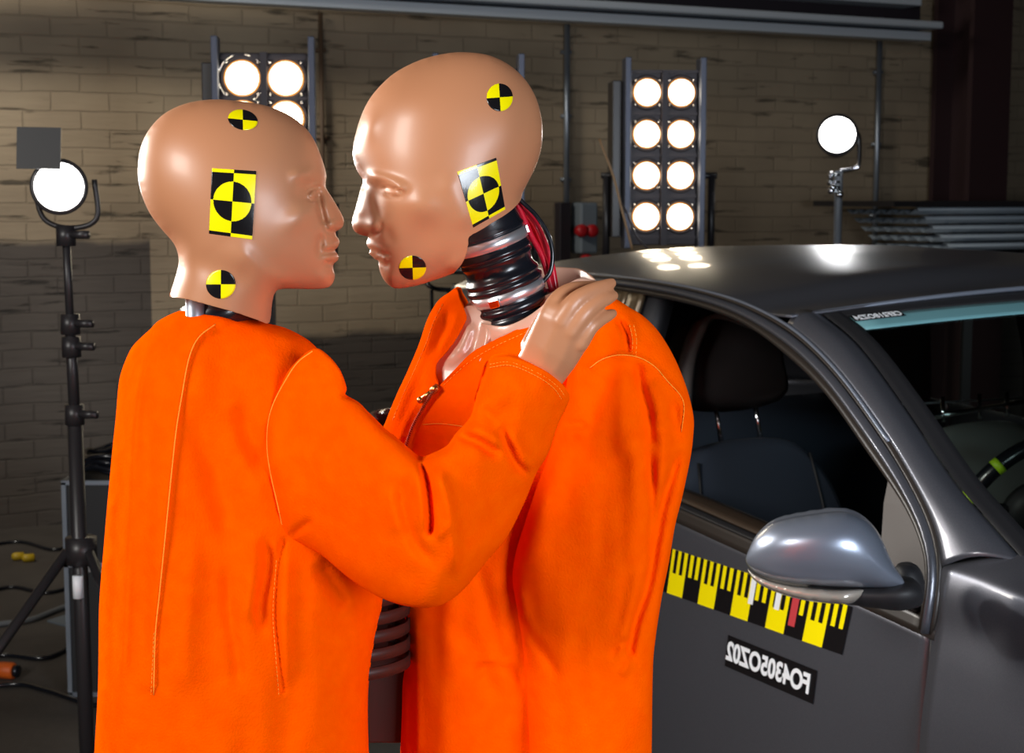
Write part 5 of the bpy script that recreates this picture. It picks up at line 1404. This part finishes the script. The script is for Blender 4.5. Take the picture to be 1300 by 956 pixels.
MF.dashes('collar_stitching', [(562, 386), (551, 408), (539, 441), (524, 475), (511, 503), (498, 535)], SEAM, fl_)
# near sleeve
slm = [(733, 392), (746, 380), (768, 374), (786, 382), (800, 391), (815, 400), (833, 417), (848, 439), (860, 462), (871, 490), (878, 515), (881, 535), (880, 555), (878, 573), (873, 600), (866, 632), (857, 668), (849, 716), (840, 760), (831, 821), (828.5, 866), (826, 1000), (815, 1200), (792, 1330), (745, 1345), (705, 1310), (688, 1160), (675, 1000), (669, 880), (664, 822), (656, 771), (651, 738), (654, 705), (667, 662), (682, 616), (698, 572), (712, 525), (722, 470), (727, 425)]
relA = [
    stroke(z7([(490, 205), (535, 270), (560, 340), (562, 440)]), -6, 4, taper=.15), stroke(z7([(540, 200), (590, 280), (600, 400)]), 3, 6), 
    stroke(z7([(320, 520), (400, 460), (500, 432), (620, 445), (720, 500), (800, 590), (880, 680), (900, 760), (880, 900)]), 3.2, 1.5, 's', .04, s2=8),
    stroke(z7([(622, 460), (630, 560), (655, 680), (690, 800), (700, 1000)]), -6, 5.5, taper=.15), stroke(z7([(690, 560), (740, 700), (760, 900)]), 5, 11), stroke(z7([(520, 470), (530, 640), (520, 900), (540, 1100)]), 4, 12, taper=.2),
    stroke(z7([(430, 520), (400, 640), (360, 760), (340, 900)]), -3, 10), stroke(z7([(820, 700), (860, 850), (860, 1000)]), -4, 7),
    stroke(z7([(180, 880), (240, 860), (320, 870)]), -4, 5), stroke(z7([(140, 960), (220, 900), (330, 910)]), 3, 7),
    stroke(z2([(735, 385), (715, 440), (690, 520), (672, 620), (652, 720), (625, 800), (612, 890)]), -8, 5.5, taper=.12), stroke(z2([(752, 430), (725, 510), (702, 620), (680, 740), (660, 860)]), 5, 7, taper=.2),
    stroke(z2([(655, 380), (664, 470), (664, 560), (655, 660)]), -6, 5, taper=.2), stroke(z2([(690, 340), (690, 430), (680, 500)]), 4, 8), stroke(z2([(610, 300), (625, 420), (630, 560), (615, 700)]), 4, 13, taper=.2), stroke(z2([(640, 640), (610, 780), (575, 900)]), 4, 9),
    stroke(z2([(360, 770), (380, 820), (425, 880), (450, 930)]), -4, 7), stroke(z2([(350, 700), (370, 780), (390, 850)]), 4, 10), stroke(z2([(560, 880), (600, 840), (630, 900)]), -4, 5), stroke(z2([(590, 920), (625, 860)]), 3, 6),
    stroke(z2([(430, 450), (400, 560), (380, 700)]), 4, 16, taper=.3), nz(.016, .007, 4.4, 5), nz(.045, .012, 7.3, 1.8),
]
SR = Body(slm, (770, 620), 1.635, rgain=1.9, kappa=.85, wmax=86, p=3, relief=relA, g=5, n=5)
sleR = SR.build('sleeve', ORANGE, suitR, 4)
SR.line('armhole_seam', z7([(330, 512), (400, 462), (500, 434), (620, 447), (720, 502), (800, 592), (880, 682), (900, 760), (884, 900)]), SEAM, sleR, .0006, .0002)
SR.dashes('shoulder_stitching', z7([(570, 250), (588, 340), (585, 440)]), SEAM, sleR)
SR.dashes('shoulder_stitching', z7([(595, 250), (612, 340), (608, 440)]), SEAM, sleR)
legs(dumR, suitR, dr_.x-.01, dr_.y+.01, math.radians(-35), .87)
